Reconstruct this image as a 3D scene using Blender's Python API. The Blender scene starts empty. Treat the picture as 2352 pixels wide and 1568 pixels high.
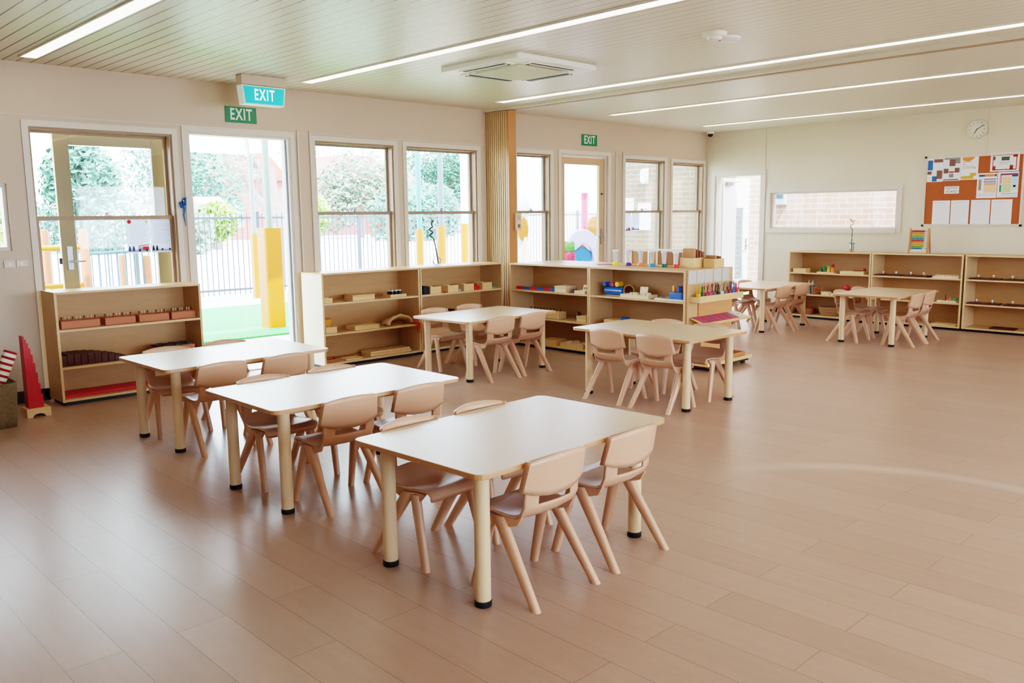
import bpy, bmesh, math, random
from mathutils import Vector, Matrix
random.seed(7)
PI = math.pi
scene = bpy.context.scene
COL = scene.collection

# ------------------------------------------------------------------ helpers
def lin(c):
    c /= 255.0
    return c / 12.92 if c <= 0.04045 else ((c + 0.055) / 1.055) ** 2.4
def hx(h):
    h = h.lstrip('#')
    return tuple(lin(int(h[i:i + 2], 16)) for i in (0, 2, 4)) + (1.0,)

class MB:
    """collects shapes into one mesh"""
    def __init__(s): s.v = []; s.f = []; s.m = []; s.mi = 0
    def add(s, vs, fs):
        o = len(s.v); s.v += [tuple(v) for v in vs]
        s.f += [tuple(i + o for i in f) for f in fs]; s.m += [s.mi] * len(fs); return s
    def box(s, x0, x1, y0, y1, z0, z1):
        return s.add([(x0,y0,z0),(x1,y0,z0),(x1,y1,z0),(x0,y1,z0),(x0,y0,z1),(x1,y0,z1),(x1,y1,z1),(x0,y1,z1)],
                     [(0,3,2,1),(4,5,6,7),(0,1,5,4),(1,2,6,5),(2,3,7,6),(3,0,4,7)])
    def mbox(s, M, x0, x1, y0, y1, z0, z1):
        vs = [(x0,y0,z0),(x1,y0,z0),(x1,y1,z0),(x0,y1,z0),(x0,y0,z1),(x1,y0,z1),(x1,y1,z1),(x0,y1,z1)]
        return s.add([tuple(M @ Vector(v)) for v in vs], [(0,3,2,1),(4,5,6,7),(0,1,5,4),(1,2,6,5),(2,3,7,6),(3,0,4,7)])
    def lathe(s, prof, cx=0, cy=0, n=20, z0=0, M=None, a0=0.0):
        vs = []; fs = []
        for r, z in prof:
            for k in range(n):
                a = a0 + 2 * PI * k / n
                p = Vector((cx + r * math.cos(a), cy + r * math.sin(a), z0 + z))
                vs.append(tuple(M @ p) if M else tuple(p))
        for j in range(len(prof) - 1):
            for k in range(n):
                k2 = (k + 1) % n
                fs.append((j*n+k, j*n+k2, (j+1)*n+k2, (j+1)*n+k))
        fs.append(tuple(range(n))[::-1]); fs.append(tuple((len(prof)-1)*n + k for k in range(n)))
        return s.add(vs, fs)
    def cyl(s, cx, cy, r, z0, z1, n=20, M=None): return s.lathe([(r, z0), (r, z1)], cx, cy, n, 0, M)
    def sphere(s, c, r, n=14, m=8, sz=1.0):
        prof = [(max(1e-4, r * math.sin(PI * k / m)), -r * sz * math.cos(PI * k / m)) for k in range(m + 1)]
        return s.lathe(prof, c[0], c[1], n, c[2])
    def tube(s, pts, r, n=8, closed=False):
        pts = [Vector(p) for p in pts]; vs = []; fs = []; N = len(pts)
        rr = r if isinstance(r, (list, tuple)) else [r] * N
        ref = None
        for i, p in enumerate(pts):
            a = pts[i - 1] if (i or closed) else p; b = pts[(i + 1) % N] if (i < N - 1 or closed) else p
            t = (b - a).normalized()
            if ref is None: ref = Vector((0, 0, 1)) if abs(t.z) < .9 else Vector((1, 0, 0))
            u = (ref - t * ref.dot(t)).normalized(); w = t.cross(u); ref = u
            for k in range(n):
                q = 2 * PI * k / n
                vs.append(tuple(p + (u * math.cos(q) + w * math.sin(q)) * rr[i]))
        for i in range(N if closed else N - 1):
            j = (i + 1) % N
            for k in range(n):
                k2 = (k + 1) % n; fs.append((i*n+k, i*n+k2, j*n+k2, j*n+k))
        if not closed: fs.append(tuple(range(n))[::-1]); fs.append(tuple((N-1)*n + k for k in range(n)))
        return s.add(vs, fs)
    def prism(s, poly, a, b, axis='z', M=None):
        n = len(poly)
        def P(u, v, w): return {'z': (u, v, w), 'y': (u, w, v), 'x': (w, u, v)}[axis]
        vs = [P(u, v, a) for u, v in poly] + [P(u, v, b) for u, v in poly]
        if M: vs = [tuple(M @ Vector(v)) for v in vs]
        fs = [tuple(range(n))[::-1], tuple(range(n, 2*n))] + [(k, (k+1)%n, n+(k+1)%n, n+k) for k in range(n)]
        return s.add(vs, fs)
    def grid(s, rows, skip=None):
        m = len(rows[0]); vs = [p for r in rows for p in r]; fs = []
        for i in range(len(rows) - 1):
            for j in range(m - 1):
                if skip and skip(i, j): continue
                fs.append((i*m+j, i*m+j+1, (i+1)*m+j+1, (i+1)*m+j))
        return s.add(vs, fs)
    def build(s, name, mat, parent=None, smooth=None, bevel=0.0, loc=None, fix=True):
        me = bpy.data.meshes.new(name); me.from_pydata(s.v, [], s.f)
        for x in (mat if isinstance(mat, (list, tuple)) else [mat]): me.materials.append(x)
        me.polygons.foreach_set('material_index', s.m)
        if fix:
            bm = bmesh.new(); bm.from_mesh(me); bmesh.ops.recalc_face_normals(bm, faces=bm.faces); bm.to_mesh(me); bm.free()
        me.update()
        if smooth:
            me.polygons.foreach_set('use_smooth', [True] * len(me.polygons))
            me.set_sharp_from_angle(angle=math.radians(smooth))
        o = bpy.data.objects.new(name, me); COL.objects.link(o)
        if parent: o.parent = parent
        if loc: o.location = loc
        if bevel:
            b = o.modifiers.new('Bevel', 'BEVEL'); b.width = bevel; b.segments = 2; b.limit_method = 'ANGLE'; b.angle_limit = math.radians(40)
        return o

def rrect(w, d, r, n=5, cx=0, cy=0):
    pts = []
    for sx, sy, a in ((1, 1, 0), (-1, 1, 90), (-1, -1, 180), (1, -1, 270)):
        for k in range(n + 1):
            q = math.radians(a + 90 * k / n)
            pts.append((cx + sx * (w/2 - r) + r * math.cos(q), cy + sy * (d/2 - r) + r * math.sin(q)))
    return pts
def tag(o, label, cat, group=None, kind=None):
    if label: o['label'] = label
    if cat: o['category'] = cat
    if group: o['group'] = group
    if kind: o['kind'] = kind
    return o
def thing(name, label, cat, loc=(0, 0, 0), rz=0.0, group=None):
    o = bpy.data.objects.new(name, None); COL.objects.link(o)
    o.empty_display_size = .1
    o.location = loc; o.rotation_euler = (0, 0, rz); return tag(o, label, cat, group)
def struct(o): o['kind'] = 'structure'; return o
def dup(root, loc, rz, label, group=None):
    r = root.copy(); COL.objects.link(r); r.location = loc; r.rotation_euler = (0, 0, rz); r['label'] = label
    if group: r['group'] = group
    for ch in list(root.children):
        c = ch.copy(); COL.objects.link(c); c.parent = r
        for g in list(ch.children):
            d = g.copy(); COL.objects.link(d); d.parent = c
    return r
def text(body, size, mat, parent, M, name='lettering', sx=1.0, off=0.0, align='CENTER', ext=0.0008, sp=1.05):
    cu = bpy.data.curves.new(name, 'FONT'); cu.body = body; cu.size = size
    cu.align_x = align; cu.align_y = 'CENTER'; cu.extrude = ext; cu.offset = off; cu.space_character = sp; cu.materials.append(mat)
    tmp = bpy.data.objects.new(name, cu); COL.objects.link(tmp)
    bpy.context.view_layer.update()
    me = bpy.data.meshes.new_from_object(tmp.evaluated_get(bpy.context.evaluated_depsgraph_get()))
    bpy.data.objects.remove(tmp); me.materials.clear(); me.materials.append(mat)
    o = bpy.data.objects.new(name, me); COL.objects.link(o); o.parent = parent
    o.matrix_local = M @ Matrix.Diagonal((sx, 1, 1, 1)); return o

# ------------------------------------------------------------------ materials
MATS = {}
def nodes(name):
    m = bpy.data.materials.new(name); m.use_nodes = True; nt = m.node_tree
    b = nt.nodes['Principled BSDF']; return m, nt, b
def N(nt, t, **kw):
    n = nt.nodes.new(t)
    for k, v in kw.items():
        if k in n.inputs: n.inputs[k].default_value = v
        else: setattr(n, k, v)
    return n
def mixc(nt, fac, a, b):
    n = nt.nodes.new('ShaderNodeMix'); n.data_type = 'RGBA'
    if hasattr(fac, 'is_linked'): nt.links.new(fac, n.inputs[0])
    else: n.inputs[0].default_value = fac
    for i, c in ((6, a), (7, b)):
        if hasattr(c, 'is_linked'): nt.links.new(c, n.inputs[i])
        else: n.inputs[i].default_value = c
    return n.outputs[2]
def dark(c, f): return (c[0] * f, c[1] * f, c[2] * f, 1)
def plain(name, h, rough=.5, var=.06, scale=6.0, spec=.5, coat=0.0, metal=0.0, emit=0.0, bump=0.0):
    if name in MATS: return MATS[name]
    m, nt, b = nodes(name); c = hx(h)
    tc = N(nt, 'ShaderNodeTexCoord'); no = N(nt, 'ShaderNodeTexNoise', Scale=scale, Detail=3.0)
    nt.links.new(tc.outputs['Object'], no.inputs['Vector'])
    out = mixc(nt, no.outputs['Fac'], dark(c, 1 - var), dark(c, 1 + var))
    nt.links.new(out, b.inputs['Base Color'])
    b.inputs['Roughness'].default_value = rough; b.inputs['Specular IOR Level'].default_value = spec
    b.inputs['Coat Weight'].default_value = coat; b.inputs['Metallic'].default_value = metal
    if emit:
        nt.links.new(out, b.inputs['Emission Color']); b.inputs['Emission Strength'].default_value = emit
    if bump:
        bp = N(nt, 'ShaderNodeBump', Strength=bump, Distance=.01); nt.links.new(no.outputs['Fac'], bp.inputs['Height'])
        nt.links.new(bp.outputs['Normal'], b.inputs['Normal'])
    MATS[name] = m; return m
def wood(name, h1, h2, rough=.4, grain=(2.0, 18.0, 18.0), spec=.4, coat=0.0):
    if name in MATS: return MATS[name]
    m, nt, b = nodes(name)
    tc = N(nt, 'ShaderNodeTexCoord'); mp = N(nt, 'ShaderNodeMapping'); mp.inputs['Scale'].default_value = grain
    no = N(nt, 'ShaderNodeTexNoise', Scale=1.6, Detail=5.0, Roughness=.6, Distortion=.4)
    nt.links.new(tc.outputs['Object'], mp.inputs['Vector']); nt.links.new(mp.outputs['Vector'], no.inputs['Vector'])
    out = mixc(nt, no.outputs['Fac'], hx(h1), hx(h2)); nt.links.new(out, b.inputs['Base Color'])
    b.inputs['Roughness'].default_value = rough; b.inputs['Specular IOR Level'].default_value = spec; b.inputs['Coat Weight'].default_value = coat
    MATS[name] = m; return m

birch = wood('birch_ply', '#d8b081', '#c89d6c', .42)
birch_edge = wood('birch_edge', '#e6c79b', '#d3ac78', .45)
birch_side = wood('birch_side', '#dab589', '#cba273', .42, (18, 18, 2))
birch_back = wood('birch_back', '#cfa26e', '#be8d5a', .5, (2, 18, 14))
sunlit_side = wood('sunlit_ply', '#ecdfc0', '#e2d2b0', .45, (18, 18, 2))  # birch_side made lighter: the sunlit look is put into the colour
maple = wood('maple', '#ecc791', '#dcb27a', .5)
maple_pale = wood('maple_pale', '#f0dcb8', '#e5c99c', .5)
terracotta_wood = wood('reddish_beech', '#c67a4c', '#b0623a', .45)
dark_wood = wood('dark_brown_wood', '#5a2a1c', '#47190f', .45)
brown_card = plain('brown_card', '#a9714a', .7)
timber = wood('window_timber', '#a88a68', '#927455', .4, (14, 14, 2))
olive = wood('olive_door_paint', '#a4946c', '#978760', .45, (14, 14, 2))
tan_door = wood('tan_door', '#d5b18e', '#c8a07a', .45, (14, 14, 2))
orange_wood = wood('orange_timber', '#c78a58', '#b27545', .4, (16, 16, 1.5), coat=.2)
slat_wood = wood('slat_timber', '#dcbd90', '#cba574', .45, (16, 16, 1.5))
white_trim = plain('white_trim', '#d8cdbd', .45, .02)
black_plastic = plain('black_plastic', '#101010', .5)
rubber = plain('black_rubber', '#0c0c0d', .6)
grey_metal = plain('grey_metal', '#9a9a98', .35, metal=.8)
white_plastic = plain('white_plastic', '#eeeae2', .4, .02)
chair_plastic = plain('beige_plastic', '#d5a686', .32, .015, 3.0, spec=.5)
leg_beige = wood('table_leg_laminate', '#e6c9a2', '#dcba8e', .35, (14, 14, 3))
red = plain('red_paint', '#c4101c', .4)
blue = plain('blue_paint', '#1561ad', .35)
yellow = plain('yellow_paint', '#eab82a', .4)
green = plain('green_paint', '#1f7a3a', .4)
orange = plain('orange_paint', '#ef7320', .4)
teal = plain('teal_paint', '#2fa08c', .4)
lime = plain('lime_paint', '#86bd3a', .4)
pink = plain('pink_paint', '#d96a8a', .4)
purple = plain('purple_paint', '#6b2a86', .4)
paper = plain('paper', '#ebe8e6', .7, .015)
ink = plain('grey_ink', '#8f8f94', .8)
ink_dark = plain('dark_ink', '#2c2c30', .8)
wicker_m = None

def glass_mat(name, tint=(1, 1, 1, 1), refl=.5):
    m = bpy.data.materials.new(name); m.use_nodes = True; nt = m.node_tree; nt.nodes.clear()
    o = N(nt, 'ShaderNodeOutputMaterial'); t = N(nt, 'ShaderNodeBsdfTransparent'); t.inputs[0].default_value = tint
    g = N(nt, 'ShaderNodeBsdfGlossy'); g.inputs['Roughness'].default_value = .02
    fr = N(nt, 'ShaderNodeFresnel', IOR=1.45); mu = N(nt, 'ShaderNodeMath', operation='MULTIPLY'); mu.inputs[1].default_value = refl
    mx = N(nt, 'ShaderNodeMixShader')
    nt.links.new(fr.outputs[0], mu.inputs[0]); nt.links.new(mu.outputs[0], mx.inputs[0])
    nt.links.new(t.outputs[0], mx.inputs[1]); nt.links.new(g.outputs[0], mx.inputs[2]); nt.links.new(mx.outputs[0], o.inputs[0]); return m
glass = glass_mat('window_glass')
clear_plastic = glass_mat('clear_plastic', (.95, .97, .98, 1), .8)
def frosted(name, h, fac, trans):
    m, nt, b = nodes(name); no = N(nt, 'ShaderNodeTexNoise', Scale=5.0); out = mixc(nt, no.outputs['Fac'], dark(hx(h), .97), hx(h)); nt.links.new(out, b.inputs['Base Color']); b.inputs['Roughness'].default_value = .3
    t = N(nt, 'ShaderNodeBsdfTransparent') if not trans else N(nt, 'ShaderNodeBsdfTranslucent'); t.inputs[0].default_value = (1, 1, 1, 1) if not trans else hx(h)
    mx = N(nt, 'ShaderNodeMixShader', Fac=fac); o = nt.nodes['Material Output']
    nt.links.new(b.outputs[0], mx.inputs[1]); nt.links.new(t.outputs[0], mx.inputs[2]); nt.links.new(mx.outputs[0], o.inputs[0]); return m
frosted_plastic = frosted('frosted_plastic', '#f2f2f4', .70, False)
poster_paper = frosted('poster_paper', '#e3e6f2', .6, True)
tinted_glass = glass_mat('bluish_glass', (.72, .85, .92, 1), .6)

def emis(name, h, s):
    m, nt, b = nodes(name); c = hx(h); b.inputs['Base Color'].default_value = c
    no = N(nt, 'ShaderNodeTexNoise', Scale=2.0); out = mixc(nt, no.outputs['Fac'], dark(c, .97), c)
    nt.links.new(out, b.inputs['Emission Color']); b.inputs['Emission Strength'].default_value = s; return m

# floor: vinyl planks running along Y
def floor_mat():
    m, nt, b = nodes('vinyl_planks')
    tc = N(nt, 'ShaderNodeTexCoord'); mp = N(nt, 'ShaderNodeMapping'); mp.inputs['Rotation'].default_value = (0, 0, PI / 2)
    mp.inputs['Location'].default_value = (0, -.004, 0)
    br = N(nt, 'ShaderNodeTexBrick'); br.offset = .37; br.inputs['Scale'].default_value = 1.0
    br.inputs['Brick Width'].default_value = 1.25; br.inputs['Row Height'].default_value = .19
    br.inputs['Mortar Size'].default_value = .0016; br.inputs['Mortar Smooth'].default_value = .2; br.inputs['Bias'].default_value = 0
    br.inputs['Color1'].default_value = hx('#b6947f'); br.inputs['Color2'].default_value = hx('#ae8b76'); br.inputs['Mortar'].default_value = hx('#8a6a54')
    nt.links.new(tc.outputs['Object'], mp.inputs['Vector']); nt.links.new(mp.outputs['Vector'], br.inputs['Vector'])
    mp2 = N(nt, 'ShaderNodeMapping'); mp2.inputs['Scale'].default_value = (16, 1.6, 1); nt.links.new(tc.outputs['Object'], mp2.inputs['Vector'])
    no = N(nt, 'ShaderNodeTexNoise', Scale=1.5, Detail=6.0, Roughness=.65); nt.links.new(mp2.outputs['Vector'], no.inputs['Vector'])
    no2 = N(nt, 'ShaderNodeTexNoise', Scale=9.0, Detail=6.0, Roughness=.7); nt.links.new(tc.outputs['Object'], no2.inputs['Vector'])
    r1 = N(nt, 'ShaderNodeMapRange'); r1.inputs[1].default_value = .3; r1.inputs[2].default_value = .7; r1.inputs[3].default_value = .95; r1.inputs[4].default_value = 1.05
    nt.links.new(no.outputs['Fac'], r1.inputs[0])
    r2 = N(nt, 'ShaderNodeMapRange'); r2.inputs[1].default_value = .3; r2.inputs[2].default_value = .7; r2.inputs[3].default_value = .975; r2.inputs[4].default_value = 1.025
    nt.links.new(no2.outputs['Fac'], r2.inputs[0])
    mu = N(nt, 'ShaderNodeMath', operation='MULTIPLY'); nt.links.new(r1.outputs[0], mu.inputs[0]); nt.links.new(r2.outputs[0], mu.inputs[1])
    vm = N(nt, 'ShaderNodeVectorMath', operation='SCALE'); nt.links.new(br.outputs['Color'], vm.inputs[0]); nt.links.new(mu.outputs[0], vm.inputs['Scale'])
    # pale arc mixed into the vinyl colour
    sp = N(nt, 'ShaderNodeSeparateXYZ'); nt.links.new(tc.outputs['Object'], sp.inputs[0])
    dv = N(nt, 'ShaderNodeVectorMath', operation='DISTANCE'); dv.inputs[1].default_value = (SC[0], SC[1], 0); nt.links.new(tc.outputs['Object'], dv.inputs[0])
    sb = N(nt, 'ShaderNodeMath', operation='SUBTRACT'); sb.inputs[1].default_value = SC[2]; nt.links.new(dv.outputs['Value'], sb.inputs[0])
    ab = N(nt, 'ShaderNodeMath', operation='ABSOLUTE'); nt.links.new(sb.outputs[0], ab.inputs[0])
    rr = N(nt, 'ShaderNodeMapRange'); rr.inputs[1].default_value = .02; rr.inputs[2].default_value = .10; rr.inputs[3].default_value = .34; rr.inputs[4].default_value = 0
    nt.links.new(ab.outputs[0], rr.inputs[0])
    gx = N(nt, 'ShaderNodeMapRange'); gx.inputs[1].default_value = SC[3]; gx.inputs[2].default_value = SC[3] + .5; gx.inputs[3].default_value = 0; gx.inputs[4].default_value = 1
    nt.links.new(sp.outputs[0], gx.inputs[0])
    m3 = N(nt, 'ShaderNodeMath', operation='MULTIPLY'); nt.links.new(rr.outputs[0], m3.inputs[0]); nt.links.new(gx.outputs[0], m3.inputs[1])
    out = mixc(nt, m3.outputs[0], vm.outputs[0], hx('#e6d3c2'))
    nt.links.new(out, b.inputs['Base Color'])
    ro = N(nt, 'ShaderNodeMapRange'); ro.inputs[3].default_value = .27; ro.inputs[4].default_value = .31; nt.links.new(no2.outputs['Fac'], ro.inputs[0]); nt.links.new(ro.outputs[0], b.inputs['Roughness'])
    b.inputs['Specular IOR Level'].default_value = .5
    bp = N(nt, 'ShaderNodeBump', Strength=.15, Distance=.002); nt.links.new(br.outputs['Fac'], bp.inputs['Height']); bp.invert = True
    nt.links.new(bp.outputs['Normal'], b.inputs['Normal']); return m
SC = (3.72, 1.40, 1.32, 4.2)     # centre x, y, radius, fade-in x of the pale arc

def ceil_mat():
    m, nt, b = nodes('ceiling_slats')
    tc = N(nt, 'ShaderNodeTexCoord'); sp = N(nt, 'ShaderNodeSeparateXYZ'); nt.links.new(tc.outputs['Object'], sp.inputs[0])
    di = N(nt, 'ShaderNodeMath', operation='DIVIDE'); di.inputs[1].default_value = .1005; nt.links.new(sp.outputs[0], di.inputs[0])
    ad = N(nt, 'ShaderNodeMath', operation='ADD'); ad.inputs[1].default_value = .45; nt.links.new(di.outputs[0], ad.inputs[0])
    fr = N(nt, 'ShaderNodeMath', operation='FRACT'); nt.links.new(ad.outputs[0], fr.inputs[0])
    lt = N(nt, 'ShaderNodeMath', operation='LESS_THAN'); lt.inputs[1].default_value = .10; nt.links.new(fr.outputs[0], lt.inputs[0])
    no = N(nt, 'ShaderNodeTexNoise', Scale=1.2); nt.links.new(tc.outputs['Object'], no.inputs['Vector'])
    base = mixc(nt, no.outputs['Fac'], hx('#d6d0ba'), hx('#dcd6c1'))
    # dark groove lines put into the colour, strong at left, fainter further along
    gx = N(nt, 'ShaderNodeMapRange'); gx.inputs[1].default_value = 2.6; gx.inputs[2].default_value = 5.5; gx.inputs[3].default_value = 1.0; gx.inputs[4].default_value = .30
    nt.links.new(sp.outputs[0], gx.inputs[0])
    mu = N(nt, 'ShaderNodeMath', operation='MULTIPLY'); nt.links.new(lt.outputs[0], mu.inputs[0]); nt.links.new(gx.outputs[0], mu.inputs[1])
    out = mixc(nt, mu.outputs[0], base, hx('#1d1914')); nt.links.new(out, b.inputs['Base Color'])
    b.inputs['Roughness'].default_value = .38
    bp = N(nt, 'ShaderNodeBump', Strength=.4, Distance=.01); bp.invert = True; nt.links.new(mu.outputs[0], bp.inputs['Height']); nt.links.new(bp.outputs['Normal'], b.inputs['Normal'])
    return m

def brick_mat(name, c1, c2, mo, axis, w=.24, h=.086, emit=0.0):
    m, nt, b = nodes(name); tc = N(nt, 'ShaderNodeTexCoord'); sp = N(nt, 'ShaderNodeSeparateXYZ'); cb = N(nt, 'ShaderNodeCombineXYZ')
    nt.links.new(tc.outputs['Object'], sp.inputs[0]); nt.links.new(sp.outputs[axis], cb.inputs[0]); nt.links.new(sp.outputs[2], cb.inputs[1])
    br = N(nt, 'ShaderNodeTexBrick'); br.inputs['Scale'].default_value = 1; br.inputs['Brick Width'].default_value = w; br.inputs['Row Height'].default_value = h
    br.inputs['Mortar Size'].default_value = .008; br.inputs['Color1'].default_value = hx(c1); br.inputs['Color2'].default_value = hx(c2); br.inputs['Mortar'].default_value = hx(mo)
    nt.links.new(cb.outputs[0], br.inputs['Vector']); nt.links.new(br.outputs['Color'], b.inputs['Base Color']); b.inputs['Roughness'].default_value = .85; return m

def table_mat():
    m, nt, b = nodes('table_laminate')
    tc = N(nt, 'ShaderNodeTexCoord'); mp = N(nt, 'ShaderNodeMapping'); mp.inputs['Scale'].default_value = (2.5, 22, 1); nt.links.new(tc.outputs['Object'], mp.inputs['Vector'])
    no = N(nt, 'ShaderNodeTexNoise', Scale=1.4, Detail=5.0, Roughness=.6, Distortion=.3); nt.links.new(mp.outputs['Vector'], no.inputs['Vector'])
    top = mixc(nt, no.outputs['Fac'], hx('#dcbb92'), hx('#d0aa7c'))
    ge = N(nt, 'ShaderNodeNewGeometry'); sp = N(nt, 'ShaderNodeSeparateXYZ'); nt.links.new(ge.outputs['Normal'], sp.inputs[0])
    gt = N(nt, 'ShaderNodeMath', operation='GREATER_THAN'); gt.inputs[1].default_value = .8; nt.links.new(sp.outputs[2], gt.inputs[0])
    out = mixc(nt, gt.outputs[0], hx('#c68d58'), top); nt.links.new(out, b.inputs['Base Color'])
    b.inputs['Roughness'].default_value = .36; b.inputs['Specular IOR Level'].default_value = .7
    b.inputs['Coat Weight'].default_value = 1.0; b.inputs['Coat Roughness'].default_value = .36; b.inputs['Coat IOR'].default_value = 1.55
    return m
table_m = table_mat()

def wicker():
    m, nt, b = nodes('wicker'); tc = N(nt, 'ShaderNodeTexCoord')
    w = N(nt, 'ShaderNodeTexWave', Scale=22.0, Distortion=2.0, Detail=2.0); w.bands_direction = 'Z'; nt.links.new(tc.outputs['Object'], w.inputs['Vector'])
    out = mixc(nt, w.outputs['Fac'], hx('#9b6a3d'), hx('#d6a775')); nt.links.new(out, b.inputs['Base Color']); b.inputs['Roughness'].default_value = .7
    bp = N(nt, 'ShaderNodeBump', Strength=.8, Distance=.01); nt.links.new(w.outputs['Fac'], bp.inputs['Height']); nt.links.new(bp.outputs['Normal'], b.inputs['Normal']); return m
wicker_m = wicker()

# ------------------------------------------------------------------ room shell
ZC = 2.75; YW = 7.80; XR = 11.85; XL = -2.5; YF = -3.2
floor = MB().box(XL, XR, YF, YW, -.08, 0).build('floor', floor_mat()); struct(floor)
ceiling = MB().box(XL - .15, XR + .15, YF - .15, YW + .15, ZC, ZC + .12).build('ceiling', ceil_mat()); struct(ceiling)
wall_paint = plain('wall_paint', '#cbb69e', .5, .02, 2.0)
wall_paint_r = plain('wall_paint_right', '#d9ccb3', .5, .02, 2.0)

def wall_with_holes(name, mat, a0, a1, b0, b1, holes, axis):
    mb = MB(); xs = sorted({a0, a1} | {h[0] for h in holes} | {h[1] for h in holes})
    for p, q in zip(xs, xs[1:]):
        hs = sorted([(h[2], h[3]) for h in holes if h[0] <= p + 1e-6 and h[1] >= q - 1e-6])
        z = 0.0
        for z0, z1 in hs + [(ZC, ZC)]:
            if z0 > z + 1e-6:
                mb.box(p, q, b0, b1, z, z0) if axis == 'x' else mb.box(b0, b1, p, q, z, z0)
            z = z1
    return struct(mb.build(name, mat))
OPEN = [(1.0, 1.92, 1.255, 1.79), (2.11, 3.28, .02, 2.25), (3.42, 4.47, 0, 2.285), (4.75, 5.74, .6, 2.27), (5.91, 6.97, .6, 2.27),
        (7.63, 8.25, .6, 2.275), (8.45, 9.42, 0, 2.30), (9.80, 10.75, .6, 2.28), (10.95, 11.79, .6, 2.27)]
wall_with_holes('wall_back', wall_paint, XL, XR + .15, YW, YW + .15, OPEN, 'x')
wall_with_holes('wall_right', wall_paint_r, YF, YW, XR, XR + .15, [(6.80, 7.62, 0, 2.085), (4.77, 6.66, 1.258, 1.79)], 'y')
struct(MB().box(XL - .15, XL, YF, YW, 0, ZC).build('wall_left', wall_paint_r))
wall_with_holes('wall_front', wall_paint_r, XL, XR, YF - .15, YF, [(0.5, 4.5, .9, 2.2), (6.0, 10.0, .9, 2.2)], 'x')
for k, (x0, x1) in enumerate(((0.5, 4.5), (6.0, 10.0))):
    w = struct(MB().box(x0, x1, YF - .09, YF - .08, .9, 2.2).build('window_%d' % (10 + k), glass))

# skirting
struct(MB().box(XL, 2.10, YW - .012, YW, 0, .10).box(3.29, 3.41, YW - .012, YW, 0, .10).box(4.48, 8.44, YW - .012, YW, 0, .10).box(9.43, XR, YW - .012, YW, 0, .10).build('baseboard_back', black_plastic))
struct(MB().box(XR - .012, XR, YF, 6.75, 0, .10).build('baseboard_right', black_plastic))

# trims: architraves and the flat rail above the openings
t = MB()
for (x0, x1, z0, z1) in OPEN[1:]:
    w = .05; e = .012
    t.box(x0 - w, x0, YW - e, YW, max(z0, 0), z1 + w).box(x1, x1 + w, YW - e, YW, max(z0, 0), z1 + w).box(x0, x1, YW - e, YW, z1, z1 + w)
struct(t.build('trim_1', white_trim))
struct(MB().box(4.545, 4.56, YW - .02, YW, 0, 2.36).box(4.685, 4.70, YW - .02, YW, 0, 2.36).box(9.575, 9.59, YW - .02, YW, 0, 2.37).box(9.735, 9.75, YW - .02, YW, 0, 2.37)
       .box(XL, 1.0, YW - .008, YW, 2.30, 2.306).box(1.0, XR, YW - .006, YW, 2.335, 2.34).build('trim_2', white_trim))
struct(MB().box(XR - .015, XR, 6.74, 6.80, 0, 2.145).box(XR - .015, XR, 7.62, 7.68, 0, 2.145).box(XR - .015, XR, 6.80, 7.62, 2.085, 2.145)
       .box(XR - .015, XR, 4.71, 4.77, 1.20, 1.85).box(XR - .015, XR, 6.66, 6.72, 1.20, 1.85).box(XR - .015, XR, 4.77, 6.66, 1.79, 1.85).box(XR - .03, XR, 4.77, 6.66, 1.20, 1.258).build('trim_3', white_trim))
struct(MB().box(XR - .004, XR, 6.755, 6.76, 2.145, ZC).box(XR - .004, XR, 3.70, 3.705, 2.2, ZC).box(XR - .004, XR, 1.2, 1.205, 0, ZC).build('trim_4', plain('joint_cover', '#cdbfa8', .5)))
# ceiling track for the folding partition
struct(MB().box(7.08, 7.26, YF, YW, ZC - .03, ZC).box(7.34, 7.40, YF, YW, ZC - .012, ZC).build('trim_5', plain('track_paint', '#d8d0bb', .4)))
struct(MB().box(7.14, 7.20, YF, 7.40, ZC - .036, ZC - .03).build('trim_6', plain('track_slot', '#a88f6e', .5)))

# windows
def sash_window(n, x0, x1, z0, z1, mid, latch=True, sash=timber, lining=timber):
    w = struct(bpy.data.objects.new('window_%d' % n, None)); COL.objects.link(w); w.location = ((x0 + x1) / 2, YW + .08, z0)
    ox, oz = w.location.x, z0; a, b = x0 - ox, x1 - ox; H = z1 - z0; M = mid - z0
    l = .018
    MB().box(a, a + l, -.07, .07, 0, H).box(b - l, b, -.07, .07, 0, H).box(a + l, b - l, -.07, .07, H - l, H).box(a + l, b - l, -.07, .07, 0, l).build('frame', lining, w)
    s = .022
    up = MB(); up.box(a+l, a+l+s, .015, .04, M, H-l).box(b-l-s, b-l, .015, .04, M, H-l).box(a+l+s, b-l-s, .015, .04, H-l-s, H-l).box(a+l+s, b-l-s, .015, .04, M-.012, M+.012)
    up.build('upper_sash', sash, w)
    lo = MB(); lo.box(a+l, a+l+s, -.02, .01, l, M).box(b-l-s, b-l, -.02, .01, l, M).box(a+l+s, b-l-s, -.02, .01, l, l+.03).box(a+l, b-l, -.024, .01, M-.020, M+.014)
    lo.build('lower_sash', sash, w)
    MB().box(a+l+s, b-l-s, .026, .030, M+.012, H-l-s).build('upper_pane', glass, w)
    MB().box(a+l+s, b-l-s, -.006, -.002, l+.03, M-.020).build('lower_pane', glass, w)
    if latch:
        MB().box(-.025, .025, -.03, .0, M + .014, M + .026).cyl(0, -.015, .012, M + .026, M + .04, 10).box(-.006, .03, -.02, -.01, M + .036, M + .046).build('latch', grey_metal, w)
    return w
sash_grey = wood('sash_grey_timber', '#a3937f', '#907f6b', .4, (14, 14, 2))
sash_window(1, 2.11, 3.28, .02, 2.25, 1.515)
sash_window(2, 4.75, 5.74, .6, 2.27, 1.54, sash=sash_grey)
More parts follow.
